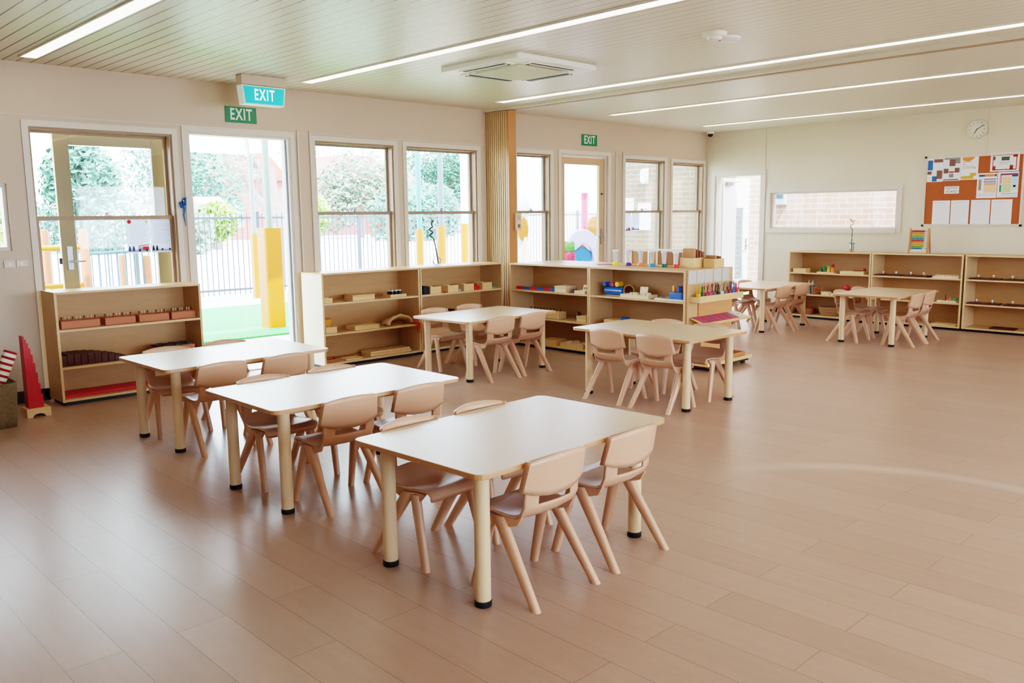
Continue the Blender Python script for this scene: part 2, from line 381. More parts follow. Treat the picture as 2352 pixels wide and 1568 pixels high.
sash_window(3, 5.91, 6.97, .6, 2.27, 1.54, sash=sash_grey)
sash_window(4, 7.63, 8.25, .6, 2.275, 1.54, sash=sash_grey)
sash_window(5, 9.80, 10.75, .6, 2.28, 1.535, sash=sash_grey)
sash_window(6, 10.95, 11.79, .6, 2.27, 1.535, False, sash=sash_grey)
def slot_window(n, mb_frame, mb_glass):
    w = struct(mb_frame.build('window_%d' % n, white_trim)); g = mb_glass.build('pane', glass, w); return w
slot_window(7, MB().box(XR+.03, XR+.12, 4.77, 4.80, 1.258, 1.79).box(XR+.03, XR+.12, 6.63, 6.66, 1.258, 1.79).box(XR+.03, XR+.12, 4.80, 6.63, 1.77, 1.79).box(XR+.03, XR+.12, 4.80, 6.63, 1.258, 1.278),
            MB().box(XR+.07, XR+.075, 4.80, 6.63, 1.278, 1.77))
slot_window(8, MB().box(1.0, 1.03, YW+.03, YW+.12, 1.255, 1.79).box(1.89, 1.92, YW+.03, YW+.12, 1.255, 1.79).box(1.03, 1.89, YW+.03, YW+.12, 1.76, 1.79).box(1.03, 1.89, YW+.03, YW+.12, 1.255, 1.285),
            MB().box(1.03, 1.89, YW+.07, YW+.075, 1.285, 1.76))

# door_1: leaf of the open exit doorway, folded back flat outside window_1
d = struct(bpy.data.objects.new('door_1', None)); COL.objects.link(d); d.location = (2.35, 8.02, .02)
MB().box(0, .125, 0, .045, 0, 2.235).box(.825, .95, 0, .045, 0, 2.235).box(.125, .825, 0, .045, 2.115, 2.235).box(.125, .825, 0, .045, 0, .22).build('leaf_frame', olive, d, bevel=.004)
MB().box(.125, .825, .02, .026, .22, 2.115).build('pane', glass, d)
MB().box(.04, .085, -.012, 0, 1.05, 1.25).tube([(.062, -.012, 1.12), (.062, -.05, 1.12), (.17, -.05, 1.12)], .009).build('handle', grey_metal, d)
MB().box(-.02, 0, .01, .035, 1.10, 1.15).build('latch_bolt', black_plastic, d)
# doorway frame
struct(MB().box(3.42, 3.445, YW, YW+.14, 0, 2.285).box(4.445, 4.47, YW, YW+.14, 0, 2.285).box(3.445, 4.445, YW, YW+.14, 2.262, 2.285).box(3.42, 4.47, YW+.0, YW+.15, 0, .012).build('trim_7', white_trim))
struct(MB().box(4.425, 4.445, YW+.03, YW+.05, 0, 2.262).build('trim_8', plain('bluish_seal', '#8d97a6', .5)))

# door_2: closed glazed exit door
d = struct(bpy.data.objects.new('door_2', None)); COL.objects.link(d); d.location = (8.45, YW + .03, 0)
MB().box(0, .03, 0, .09, 0, 2.30).box(.94, .97, 0, .09, 0, 2.30).box(.03, .94, 0, .09, 2.27, 2.30).build('frame', white_trim, d)
MB().box(.035, .13, .02, .065, .01, 2.265).box(.84, .935, .02, .065, .01, 2.265).box(.13, .84, .02, .065, 2.17, 2.265).box(.13, .84, .02, .065, .01, .22).build('leaf_frame', tan_door, d, bevel=.003)
MB().box(.13, .84, .04, .046, .22, 2.17).build('pane', glass, d)
MB().box(.87, .90, .008, .02, 1.08, 1.30).tube([(.885, .012, 1.19), (.885, -.03, 1.19), (.76, -.03, 1.19)], .009).build('handle', grey_metal, d)
MB().cyl(.885, 0, .012, 0, .02, 12, Matrix.Translation((0, .02, 1.78)) @ Matrix.Rotation(PI/2, 4, 'X')).build('lock_cylinder', black_plastic, d)

# door_3: white door standing open outwards, narrow glass strip
struct(MB().box(XR, XR+.15, 6.80, 6.83, 0, 2.085).box(XR, XR+.15, 7.59, 7.62, 0, 2.085).box(XR, XR+.15, 6.83, 7.59, 2.06, 2.085).build('trim_9', white_trim))
d = struct(bpy.data.objects.new('door_3', None)); COL.objects.link(d); d.location = (12.02, 7.58, 0)
wd = plain('white_door', '#f2f2ef', .35, .01)
MB().box(0, .40, 0, .04, .01, 2.05).box(.62, .79, 0, .04, .01, 2.05).box(.40, .62, 0, .04, 1.58, 2.05).box(.40, .62, 0, .04, .01, .42).build('leaf_panel', wd, d)
MB().box(.40, .62, .017, .023, .42, 1.58).build('pane', tinted_glass, d)
MB().box(.69, .73, -.012, 0, .90, 1.08).tube([(.71, -.01, .96), (.71, -.05, .96), (.60, -.05, .96)], .009).build('handle', grey_metal, d)
MB().box(.05, .22, -.05, 0, 1.93, 1.99).tube([(.2, -.03, 1.97), (.3, -.12, 2.0)], .008).build('door_closer', grey_metal, d)

# ------------------------------------------------------------------ ceiling fixtures
strip_em = emis('strip_diffuser', '#fff4e4', 3.4)
housing = plain('strip_housing', '#e8e2d4', .4)
STRIPS = [(2.08, 7.50, 'leftmost recessed ceiling light strip above the left row of tables'),
          (4.36, 7.25, 'recessed ceiling light strip just left of the ceiling air conditioner'),
          (6.72, 7.12, 'long recessed ceiling light strip right of the ceiling air conditioner, beside the partition track'),
          (8.66, 7.12, 'recessed ceiling light strip second from the right wall'),
          (10.80, 7.15, 'recessed ceiling light strip nearest the right wall and clock')]
for sx, sy, lab in STRIPS:
    o = thing('ceiling_light_strip', lab, 'light', (sx, sy, ZC), 0, 'recessed ceiling light strips')
    n = int((sy - YF - .3) / 1.215)
    h = MB(); w = .055
    h.box(-w-.012, -w, -n*1.215-.01, .01, -.012, 0).box(w, w+.012, -n*1.215-.01, .01, -.012, 0).box(-w, w, 0, .012, -.012, 0).box(-w, w, -n*1.215-.012, -n*1.215, -.012, 0)
    h.build('frame', housing, o)
    for k in range(n):
        MB().box(-w, w, -(k+1)*1.215+.008, -k*1.215-.004, -.007, -.001).build('diffuser', strip_em, o)

ac = thing('air_conditioner', 'square white ceiling cassette air conditioner with dark outlet slots', 'air conditioner', (5.30, 5.38, ZC))
acw = plain('ac_white', '#e9eadc', .4); acg = plain('ac_grille', '#c9c9a8', .6)
MB().prism(rrect(.96, .96, .04), -.045, 0).build('fascia', acw, ac, bevel=.006)
MB().prism(rrect(.54, .54, .02), -.058, -.0452).build('intake_grille', acg, ac, bevel=.003)
for r in range(4):
    M = Matrix.Rotation(r * PI / 2, 4, 'Z')
    v = MB(); v.mbox(M, -.29, .29, .325, .425, -.053, -.0452); v.build('outlet_surround', acw, ac)
    v = MB(); v.mbox(M, -.25, .25, .335, .368, -.056, -.0532).mbox(M, -.25, .25, .392, .412, -.056, -.0532); v.build('outlet_slot', plain('ac_slot', '#15130f', .6), ac)
    v = MB(); v.mbox(M @ Matrix.Translation((0, .380, -.058)) @ Matrix.Rotation(.35, 4, 'X'), -.25, .25, -.006, .008, -.002, .002); v.build('louvre', acw, ac)

o = thing('smoke_detector', 'round white domed smoke detector on the ceiling', 'smoke detector', (5.39, 3.50, ZC))
MB().lathe([(.085, 0), (.085, -.018), (.075, -.03)], n=28).build('base', plain('detector_cream', '#e4dcc8', .5), o, smooth=40)
MB().lathe([(.055, -.03), (.05, -.045), (.03, -.055), (.001, -.056)], n=24).build('dome', white_plastic, o, smooth=50)
MB().lathe([(.012, -.04), (.012, -.05)], .058, 0, 8).build('indicator', plain('red_led', '#7a1c16', .4), o)
o = thing('motion_sensor', 'flat white round ceiling sensor beside the smoke detector', 'sensor', (5.61, 3.53, ZC))
MB().lathe([(.09, 0), (.09, -.012), (.07, -.025), (.03, -.03), (.001, -.031)], n=28).build('cover', plain('sensor_white', '#f1f0f2', .4), o, smooth=50)

def dome_cam(label, x, y, z):
    o = thing('security_camera', label, 'camera', (x, y, z))
    MB().lathe([(.055, 0), (.055, -.025), (.045, -.035)], n=20).build('mount', white_plastic, o, smooth=40)
    MB().lathe([(.042, -.033), (.038, -.06), (.02, -.078), (.001, -.082)], n=20).build('dome', plain('camera_dome', '#17171a', .1), o, smooth=60)
dome_cam('small dome security camera where ceiling meets the right corner', 11.68, 7.62, ZC)
dome_cam('dark dome security camera at the left edge by the ceiling', 1.87, 7.68, ZC - .02)

# exit light box and wall exit signs
exit_green = plain('exit_green', '#1c7a4c', .45, .03)
o = thing('exit_light', 'illuminated turquoise EXIT light box hanging from the ceiling', 'exit sign', (3.90, 7.26, ZC))
MB().box(-.215, .215, -.055, .055, -.085, 0).build('housing', plain('exit_housing', '#cbb9a3', .5), o, bevel=.004)
p = MB()
p.prism([(-.215, -.09), (.215, -.09), (.195, -.255), (-.195, -.255)], -.05, .05, 'y').build('diffuser_body', emis('exit_body_glow', '#d8e8d8', .12), o, bevel=.004)
MB().prism([(-.200, -.10), (.200, -.10), (.183, -.245), (-.183, -.245)], -.054, -.0502, 'y').build('sign_face', emis('exit_face_glow', '#17b3bb', .45), o)
text('EXIT', .135, emis('exit_letters_glow', '#f4ffff', .9), o, Matrix.Translation((0, -.0545, -.172)) @ Matrix.Rotation(PI/2, 4, 'X'), sx=.62, off=.002, sp=1.22)
def exit_sign(x, z, label):
    o = thing('exit_sign', label, 'exit sign', (x, YW, z), 0, 'green wall exit signs')
    MB().box(-.158, .158, -.008, -.001, -.074, .074).build('panel', exit_green, o)
    text('EXIT', .15, plain('sign_white', '#e6efe4', .5), o, Matrix.Translation((0, -.0085, -.001)) @ Matrix.Rotation(PI/2, 4, 'X'), sx=.66, off=.003, sp=1.15)
exit_sign(3.962, 2.468, 'green EXIT sign on the wall under the lit exit box')
exit_sign(9.018, 2.495, 'green EXIT sign on the wall above the closed tan glass door')

# folding partition stack, keypad, switch, ribbon
o = thing('folding_partition', 'folded timber concertina partition stacked against the window wall', 'partition', (7.17, 7.8, 0))
pb = MB(); n = 10
for k in range(n):
    y0 = -.375 + k * .0365
    pb.box(-.055, .05, y0 + .010, y0 + .0345, .02, ZC - .035)
pb.build('slat_stack', slat_wood, o, bevel=.003)
MB().box(-.045, .04, -.37, -.01, .03, ZC - .06).build('fold_shade_core', plain('fold_shadow', '#5f4426', .7), o)  # dark core stands in for the shade between the folds
MB().box(-.06, .065, -.405, -.372, .01, ZC - .035).build('lead_post', orange_wood, o, bevel=.004)
o = thing('intercom_unit', 'cream intercom unit fixed to the end of the timber partition', 'intercom', (7.235, 7.385, 1.42))
MB().box(-.05, .04, -.03, .006, -.10, .10).build('case', plain('intercom_cream', '#dfc9ae', .5), o, bevel=.006)
MB().box(-.03, .015, -.034, -.03, .02, .08).build('speaker_grille', plain('intercom_grey', '#b8a58e', .6), o)
MB().box(-.025, .01, -.036, -.03, -.07, -.03).build('button', plain('button_brown', '#77624c', .5), o)
o = thing('switch_plate', 'pair of white light switch plates left of the big window', 'switch', (1.93, YW, 1.148))
MB().box(-.085, .0, -.010, -.001, -.03, .03).box(.004, .09, -.010, -.001, -.026, .030).build('plate', plain('switch_white', '#dccbbd', .4, .02), o, bevel=.003)
MB().box(-.055, -.03, -.014, -.010, -.012, .012).box(.03, .055, -.014, -.010, -.012, .012).build('rocker', white_plastic, o)
o = thing('blue_ribbon', 'knotted blue ribbon hanging from the post beside the open doorway', 'ribbon', (3.335, YW - .02, 1.66))
MB().tube([(0, 0, 0), (.025, -.012, .03), (.02, -.015, -.04), (-.02, -.015, -.06), (-.03, -.01, -.02), (0, 0, 0), (.01, -.01, -.08), (.0, -.01, -.13), (.012, -.01, -.23)], [.008, .011, .011, .011, .011, .011, .010, .008, .003], 6).build('strand', blue, o, smooth=60)
MB().cyl(0, 0, .004, -.02, .002, 8, Matrix.Translation((0, 0, 0)) @ Matrix.Rotation(-PI/2, 4, 'X')).build('hook', grey_metal, o)

# ------------------------------------------------------------------ tables
TL, TW, TH = 1.20, .79, .5626
def make_table(label, loc, rz):
    o = thing('classroom_table', label, 'table', loc, rz, 'rectangular children tables')
    MB().prism(rrect(TL, TW, .045), TH - .022, TH).build('tabletop', table_m, o, bevel=.003)
    i = .10; ub = plain('underframe_beige', '#c9a882', .5)
    for q in (-1, 1): MB().box(-TL/2+i+.035, TL/2-i-.035, q*(TW/2-i)-.01, q*(TW/2-i)+.01, TH-.05, TH-.022).build('under_rail', ub, o)
    for sx in (-1, 1):
        for sy in (-1, 1):
            x, y = sx * (TL/2 - .108), sy * (TW/2 - .108)
            l = MB().lathe([(.031, .018), (.031, TH - .022)], 0, 0, 24).build('leg', leg_beige, o, smooth=40, loc=(x, y, 0))
            MB().lathe([(.032, 0), (.034, .004), (.034, .022), (.031, .025)], 0, 0, 24).build('rubber_foot', rubber, l, smooth=40)
    return o
TABLES = [('front', (2.560, 2.635, 0), .034, 'front table nearest the camera, pale top with timber edge'),
          ('second', (2.573, 4.109, 0), -.001, 'pale children table second from the front in the left row'),
          ('third', (2.667, 5.661, 0), .015, 'pale children table before the open doorway, last of the left row'),
          ('corner', (5.504, 6.071, 0), .037, 'pale wooden table in the corner before the L of shelves'),
          ('pencil', (5.658, 4.151, 0), -1.584, 'tan rounded table in front of the pencil rack, turned sideways'),
          ('door', (10.184, 5.767, 0), -.042, 'far white-topped table by the open white door'),
          ('notice', (10.069, 4.134, 0), .011, 'far right white-topped table near the notice board')]
t0 = None
for key, loc, rz, lab in TABLES:
    if t0 is None: t0 = make_table(lab, loc, rz)
    else: dup(t0, loc, rz, lab)

# ------------------------------------------------------------------ chairs
def leg_loft(foot, top, r0, r1):
    mb = MB(); n = 12; vs = []
    K = 5
    for k in range(K + 1):
        t = k / K; cx = foot[0] + (top[0]-foot[0])*t; cy = foot[1] + (top[1]-foot[1])*t; z = foot[2] + (top[2]-foot[2])*t
        rx = r0[0] + (r1[0]-r0[0])*t; ry = r0[1] + (r1[1]-r0[1])*t
        for j in range(n):
            a = 2*PI*j/n; c, s_ = math.cos(a), math.sin(a)
            vs.append((cx + rx*math.copysign(abs(c)**.75, c), cy + ry*math.copysign(abs(s_)**.75, s_), z))
    fs = [(k*n+j, k*n+(j+1)%n, (k+1)*n+(j+1)%n, (k+1)*n+j) for k in range(K) for j in range(n)]
    fs += [tuple(range(n))[::-1], tuple(K*n+j for j in range(n))]
    return mb.add(vs, fs)
def make_chair():
    o = thing('child_chair', '', 'chair', (0, 0, 0), 0, 'moulded beige child chairs')
    U = [-1, -.93, -.8, -.6, -.35, 0, .35, .6, .8, .93, 1]
    prof = [(.176, .300, .148, 0), (.184, .320, .155, 0), (.172, .333, .160, .002), (.12, .334, .164, .006), (.05, .328, .165, .010), (-.01, .325, .163, .010),
            (-.05, .329, .159, .006), (-.076, .346, .156, 0), (-.090, .372, .156, 0), (-.097, .386, .157, 0), (-.101, .432, .157, 0), (-.104, .456, .157, 0)]
    rows = []
    for i, (y, z, hw, dish) in enumerate(prof):
        bow = 0 if i < 5 else min(1, (i - 4) / 4) * .026
        rows.append([(u * hw, y - bow * (1 - u*u), z - dish * (1 - u*u) + (.004 * abs(u)**6 if i < 7 else 0)) for u in U])
    s = MB().grid(rows, lambda i, j: i >= 9 and 3 <= j <= 6)
    for sx in (-1, 1):       # side cheeks carrying the legs
        s.prism([(.150, .328), (-.055, .330), (-.085, .35), (-.06, .305), (.0, .285), (.11, .285)], sx*.150 - .008, sx*.150 + .008, 'x')
    so = s.build('seat', chair_plastic, o, smooth=50)
    m = so.modifiers.new('Solidify', 'SOLIDIFY'); m.thickness = .010; m.offset = -1
    rows = []
    V = [0, .15, .35, .6, .85, 1]
    for t in V:
        r = []
        for u in [-1.0, -1.0] + U[1:-1] + [1.0, 1.0]:
            pass
        for k, u in enumerate([-1.02] + U + [1.02]):
            uu = max(-1, min(1, u)); hw = .168 - .012 * t
            zl = .420 + .028 * abs(uu)**2.2; zt = .572 + .018 * (1 - uu*uu)
            y = -.104 - .028 * t - .028 * (1 - uu*uu)
            if abs(u) > 1: y += .020
            r.append((u * hw, y, zl + (zt - zl) * t))
        rows.append(r)
    b = MB().grid(rows).build('backrest', chair_plastic, o, smooth=50)
    m = b.modifiers.new('Solidify', 'SOLIDIFY'); m.thickness = .013; m.offset = 0
    for sx in (-1, 1):
        leg_loft((sx*.176, .170, 0), (sx*.152, .085, .318), (.015, .019), (.017, .027)).build('leg', chair_plastic, o, smooth=50)
        leg_loft((sx*.178, -.174, 0), (sx*.154, .048, .325), (.016, .022), (.018, .036)).build('leg', chair_plastic, o, smooth=50)
    return o
chair0 = make_chair()
H = PI
CH = [ # x, y, rot, label
 (2.355, 2.325, .02, 'beige child chair closest to the camera, back turned, at the front table'),
 (2.850, 2.340, .02, 'right-hand beige chair, back turned, on the near side of the front table'),
 (2.285, 2.915, H+.05, 'beige chair facing us at the left end of the front table window side'),
 (2.720, 2.925, H, 'beige chair facing us behind the middle of the front table'),
 (2.385, 3.800, .01, 'left-hand beige chair, back turned, on the near side of the second left-row table'),
 (2.830, 3.790, .01, 'right-hand beige chair, back turned, between second left-row table and front table'),
 (2.340, 4.390, H, 'left-hand beige chair facing us behind the second left-row table'),
 (2.800, 4.385, H, 'right-hand beige chair facing us behind the second left-row table'),
 (2.410, 5.310, .02, 'left-hand beige chair, back turned, at the table before the open doorway'),
 (2.860, 5.300, .02, 'right-hand beige chair, back turned, at the table before the open doorway'),
 (2.400, 5.940, H-.06, 'left-hand beige chair facing us at the doorway table, near the left shelf'),
 (2.860, 5.965, H, 'right-hand beige chair facing us at the doorway table, before the grass view'),
 (5.305, 5.760, .0, 'left-hand beige chair, back turned, at the corner table before the shelves'),
 (5.735, 5.775, .03, 'right-hand beige chair, back turned, at the corner table before the shelves'),
 (5.340, 6.530, H, 'left-hand beige chair facing us behind the corner table, under the plain tray shelf'),
 (5.810, 6.540, H, 'right-hand beige chair facing us behind the corner table'),
 (5.360, 4.350, -PI/2, 'beige chair with its back to the left, window end of the pencil rack table'),
 (5.362, 3.880, -PI/2, 'beige chair with its back to the left, near end of the pencil rack table'),
 (5.945, 4.345, PI/2, 'beige chair facing left behind the pencil rack table, before the blue canister shelf'),
 (5.945, 3.905, PI/2, 'beige chair facing left on the pencil rack side, near end of that table'),
 (9.905, 5.450, .0, 'left-hand beige chair, back turned, at the far table by the white door'),
 (10.370, 5.450, .0, 'right-hand beige chair, back turned, at the far table by the white door'),
 (9.975, 6.060, H, 'left-hand beige chair facing us behind the far table by the white door'),
 (10.400, 6.060, H, 'right-hand beige chair facing us behind the far table by the white door'),
 (9.845, 3.810, .0, 'left-hand beige chair, back turned, at the far right table'),
 (10.270, 3.830, .03, 'right-hand beige chair, back turned, at the far right table'),
 (9.745, 4.405, H+.03, 'left-hand beige chair with bright seat facing us at the far right table'),
 (10.270, 4.430, H, 'right-hand beige chair facing us behind the far right table')]
for i, (x, y, r, lab) in enumerate(CH):
    if i == 0: chair0.location = (x, y, 0); chair0.rotation_euler = (0, 0, r); chair0['label'] = lab
    else: dup(chair0, (x, y, 0), r, lab)

# ------------------------------------------------------------------ shelf units
class Shelf: pass
def shelf(label, ox, oy, ang, W, H=.95, D=.38, lv=(.05, .345, .65), side_l=None, back=birch_back, top=birch):
    o = thing('shelf_unit', label, 'shelf', (ox, oy, 0), ang, 'low birch open shelves')
    T = .018
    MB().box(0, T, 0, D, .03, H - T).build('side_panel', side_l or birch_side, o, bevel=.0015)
    MB().box(W - T, W, 0, D, .03, H - T).build('side_panel', birch_side, o, bevel=.0015)
    MB().box(0, W, 0, D, H - T, H).build('top_panel', top, o, bevel=.0015)
    MB().box(T, W - T, D - .01, D - .002, .04, H - T).build('back_panel', back, o)
    for z in lv[1:]:
        MB().box(T, W - T, .004, D - .01, z - T, z).build('shelf_board', birch, o, bevel=.0015)
    MB().box(T, W - T, 0, D - .01, lv[0] - T, lv[0]).build('bottom_board', birch, o, bevel=.0015)
    MB().box(.02, W - .02, .035, D - .03, 0, .032).build('plinth', black_plastic, o)
    # pale front lippings
    e = MB().box(-.0005, T+.0005, -.002, 0, .03, H).box(W-T-.0005, W+.0005, -.002, 0, .03, H).box(T, W-T, -.002, 0, H-T, H)
    for z in lv[1:]: e.box(T, W-T, .002, .004, z-T, z)
    e.box(T, W-T, -.002, 0, lv[0]-T, lv[0]); e.build('edge_lipping', birch_edge, o)
    s = Shelf(); s.o = o; s.ang = ang; s.p = Vector((ox, oy, 0)); s.lv = lv; s.H = H; s.W = W; s.D = D; return s
R90 = -PI / 2
L1 = shelf('low birch shelf under the large left window, holding knobbed cylinder blocks', 2.08, 7.40, 0, 1.20, .925, .34, (.05, .315, .62))
W1 = shelf('birch shelf right of the open doorway with sunlit pale side panel', 4.47, 7.32, 0, 1.21, side_l=sunlit_side)
W2 = shelf('birch shelf under the window with the glass bulb vase on top', 5.69, 7.32, 0, 1.22)
D1 = shelf('birch divider shelf holding the red and blue number rod', 6.87, 7.15, R90, 1.205)
D2 = shelf('birch divider shelf with blue canisters, next to the pencil rack', 6.87, 5.94, R90, 1.215)
D3 = shelf('birch shelf backing onto the number rod shelf, facing the white door', 7.66, 5.945, PI/2, 1.205)
D4 = shelf('birch shelf backing onto the blue canister shelf, facing the far tables', 7.66, 4.725, PI/2, 1.215)
N1 = shelf('birch shelf on the right wall with wicker basket and bamboo on top', 11.40, 6.08, R90, 1.185)
N2 = shelf('birch shelf on the right wall with the abacus on top', 11.40, 4.885, R90, 1.14)
N3 = shelf('birch shelf at the right edge of the photo, below the notice board', 11.40, 3.72, R90, 1.20)

def at(s, u, d, lev=None, z=None):
    c, n = math.cos(s.ang), math.sin(s.ang)
    return (s.p.x + c*u - n*d, s.p.y + n*u + c*d, (s.lv[lev] if lev is not None else (z if z is not None else s.H)) + .0005)
def put(s, name, label, cat, u, d, lev, group=None, rz=0.0):
    return thing(name, label, cat, at(s, u, d, lev), s.ang + rz, group)
def obox(w, d, h, t=.008):
    return MB().box(-w/2, w/2, -d/2, d/2, 0, t).box(-w/2, w/2, -d/2, -d/2+t, t, h).box(-w/2, w/2, d/2-t, d/2, t, h).box(-w/2, -w/2+t, -d/2+t, d/2-t, t, h).box(w/2-t, w/2, -d/2+t, d/2-t, t, h)
def lidbox(s, name, label, u, d, lev, w, dp, h, mat, cat='box', group=None, lid=None):
    o = put(s, name, label, cat, u, d, lev, group)
    MB().box(-w/2, w/2, -dp/2, dp/2, 0, h*.72).build('body', mat, o, bevel=.002)
    MB().box(-w/2-.002, w/2+.002, -dp/2-.002, dp/2+.002, h*.74, h).build('lid', lid or mat, o, bevel=.002)
    return o

# --- left shelf
LU = lambda x: x - 2.08
blk = [(2.285, .30, 'longest reddish knobbed cylinder block, leftmost on the left shelf'), (2.60, .25, 'second reddish knobbed cylinder block from the left on the left shelf'),
       (2.885, .26, 'third reddish knobbed cylinder block from the left on the left shelf'), (3.145, .22, 'rightmost reddish knobbed cylinder block on the left shelf')]
for bi, (x, w, lab) in enumerate(blk):
    o = put(L1, 'cylinder_block', lab, 'cylinder block', LU(x), .12, 2, 'knobbed cylinder blocks')
    MB().box(-w/2, w/2, -.055, .055, 0, .062).build('block', terracotta_wood, o, bevel=.004)
    n = 10
    for k in range(n):
        xx = -w/2 + .02 + k * (w - .04) / (n - 1); r = .006 + .004 * k / n
        c = MB().lathe([(r, .0625), (r, .068)], xx, 0, 10).build('cylinder', terracotta_wood, o, smooth=40)
        MB().lathe([(.003, .068), (.003, .078), (.0065, .083), (.005, .09), (.001, .092)], xx, 0, 8).build('knob', maple_pale if k % 3 else dark_wood, c, smooth=60)
# brown stair
for k in range(10):
    s_ = .10 - .0085 * k
    o = put(L1, 'brown_prism', ['thickest dark brown prism of the brown stair, at the left end of the left shelf', 'second thickest dark brown prism of the brown stair', 'third thickest dark brown prism of the brown stair',
            'fourth thickest dark brown prism of the brown stair', 'fifth thickest dark brown prism of the brown stair', 'sixth thickest dark brown prism of the brown stair', 'seventh thickest dark brown prism of the brown stair',
            'third thinnest dark brown prism of the brown stair', 'second thinnest dark brown prism of the brown stair', 'thinnest dark brown prism of the brown stair'][k],
            'block', .072 + sum(.10 - .0085 * j for j in range(k)) * .92 - k*.0185 + .0, .16, 1, 'brown stair prisms')
    w = s_ * .92 - .018 if False else .0
    o.location.x = 2.08 + .022 + .0265 * 2 * k + .0255
    hgt = [.085, .092, .095, .095, .092, .086, .076, .064, .050, .034][k]
    MB().box(-.025, .025, -.11, .11, 0, hgt).build('prism', dark_wood, o, bevel=.002)
o = put(L1, 'compartment_box', 'reddish wooden box with dark cube tiles on top, right end of left shelf', 'box', LU(3.05), .15, 1)
obox(.34, .20, .07, .01).build('case', terracotta_wood, o, bevel=.002)
g = MB()
for i in range(6):
    for j in range(3):
        g.box(-.155 + i*.052, -.155 + i*.052 + .046, -.085 + j*.058, -.085 + j*.058 + .05, .012, .078 + .006*((i+j) % 2))
g.build('cube_tiles', plain('dark_cubes', '#3a2320', .5), o, bevel=.002)
RODW = ['longest red wooden rod lying on the bottom of the left shelf', 'second longest red rod lying on the left shelf', 'third longest red rod lying on the left shelf', 'fourth longest red rod lying on the left shelf', 'fifth longest red rod lying on the left shelf, towards the back']
for k in range(5):
    Lr = 1.10 - .10 * k
    tag(MB().box(0, Lr, -.0125, .0125, 0, .025).build('red_rod', red, bevel=.002), RODW[k], 'rod', 'red rods lying on the left shelf').location = at(L1, .03, .08 + .05*k, 0)

# --- W1
U1 = lambda x: x - 4.47
o = put(W1, 'wooden_box', 'tiny pale wooden box at the left end of the top shelf by the doorway', 'box', U1(4.555), .06, 2); obox(.095, .07, .05).build('case', maple, o, bevel=.0015)
lidbox(W1, 'wooden_box', 'long pale wooden lidded box on the upper board of the doorway-side shelf', U1(4.985), .12, 2, .27, .16, .055, maple)
o = put(W1, 'wooden_tray', 'shallow pale tray of black bottles by the doorway-side shelf right end', 'tray', U1(5.42), .10, 2); obox(.21, .14, .030).build('tray', maple, o, bevel=.0015)
BW = ['front left', 'front middle', 'front right', 'back left', 'back middle', 'back right']
for k in range(6):
    i, j = k % 3, k // 3
    p = at(W1, U1(5.365) + i*.052, .075 + .05*j, 2)
    o = thing('small_bottle', 'small black bottle with white lid, %s in the pale tray' % BW[k], 'bottle', (p[0], p[1], p[2] + .0085), 0, 'black bottles in the tray')
    MB().lathe([(.018, 0), (.020, .004), (.020, .045), (.014, .052)], n=14).build('bottle', black_plastic, o, smooth=40)
    MB().lathe([(.016, .052), (.016, .064), (.001, .065)], n=14).build('lid', white_plastic, o, smooth=40)
o = put(W1, 'card_box', 'orange-yellow box with raised sloping lid on the middle board', 'box', U1(4.58), .09, 1)
obox(.13, .12, .065).build('case', maple, o, bevel=.0015)
MB().mbox(Matrix.Translation((-.01, .03, .066)) @ Matrix.Rotation(.35, 4, 'X'), -.055, .055, -.005, .045, 0, .07).build('card_stack', plain('amber_card', '#e59a3f', .6), o, bevel=.002)
lidbox(W1, 'wooden_box', 'wide flat wooden box in the middle of the doorway-side shelf', U1(5.01), .12, 1, .30, .18, .045, maple)
# beige cloth glove with red lining draped over the board
o = put(W1, 'cloth_mitt', 'folded beige cloth with an arched opening on the middle board', 'cloth', U1(5.455), .12, 1)
rows = []
for i in range(9):
    a = PI * i / 8; rows.append([(-.14 * math.cos(a) * (1 + .08*math.sin(3*j)), -.07 + .035*j, .004 + (.085 - .012*j + .008*math.sin(i*2+j)) * math.sin(a)**.8) for j in range(5)])
b = MB().grid(rows).build('fabric', plain('beige_cloth', '#dcbf9a', .9, .1, 20), o, smooth=70); m = b.modifiers.new('Solidify', 'SOLIDIFY'); m.thickness = .026; m.offset = 1
o = put(W1, 'red_cloth', 'red folded cloth hanging over the shelf edge beside the beige cloth', 'cloth', U1(5.635), .05, 1)
MB().box(-.05, .03, -.056, .03, 0, .012).box(-.01, .03, -.066, -.056, -.05, .012).tube([(.0, -.062, -.04), (-.005, -.064, -.09), (.02, -.064, -.10), (.025, -.062, -.04)], .003, 6).build('fabric', red, o, bevel=.003)
o = put(W1, 'wooden_board', 'lower of two stacked long wooden boards at the shelf bottom', 'board', U1(5.33), .15, 0); MB().box(-.27, .26, -.09, .09, 0, .022).build('board', maple, o, bevel=.002)
o = put(W1, 'wooden_board', 'upper of two stacked long wooden boards at the shelf bottom', 'board', U1(5.33), .16, 0); o.location.z += .0228; MB().box(-.265, .25, -.09, .09, 0, .022).build('board', maple, o, bevel=.002)
o = put(W1, 'flat_tray', 'thin grey-topped tray at the bottom left of the doorway-side shelf', 'tray', U1(4.62), .17, 0); obox(.17, .12, .018, .006).build('tray', terracotta_wood, o)
o = put(W1, 'flat_tray', 'thin wooden tray near the bottom front of the doorway-side shelf', 'tray', U1(4.84), .09, 0); obox(.20, .11, .014, .006).build('tray', maple, o)

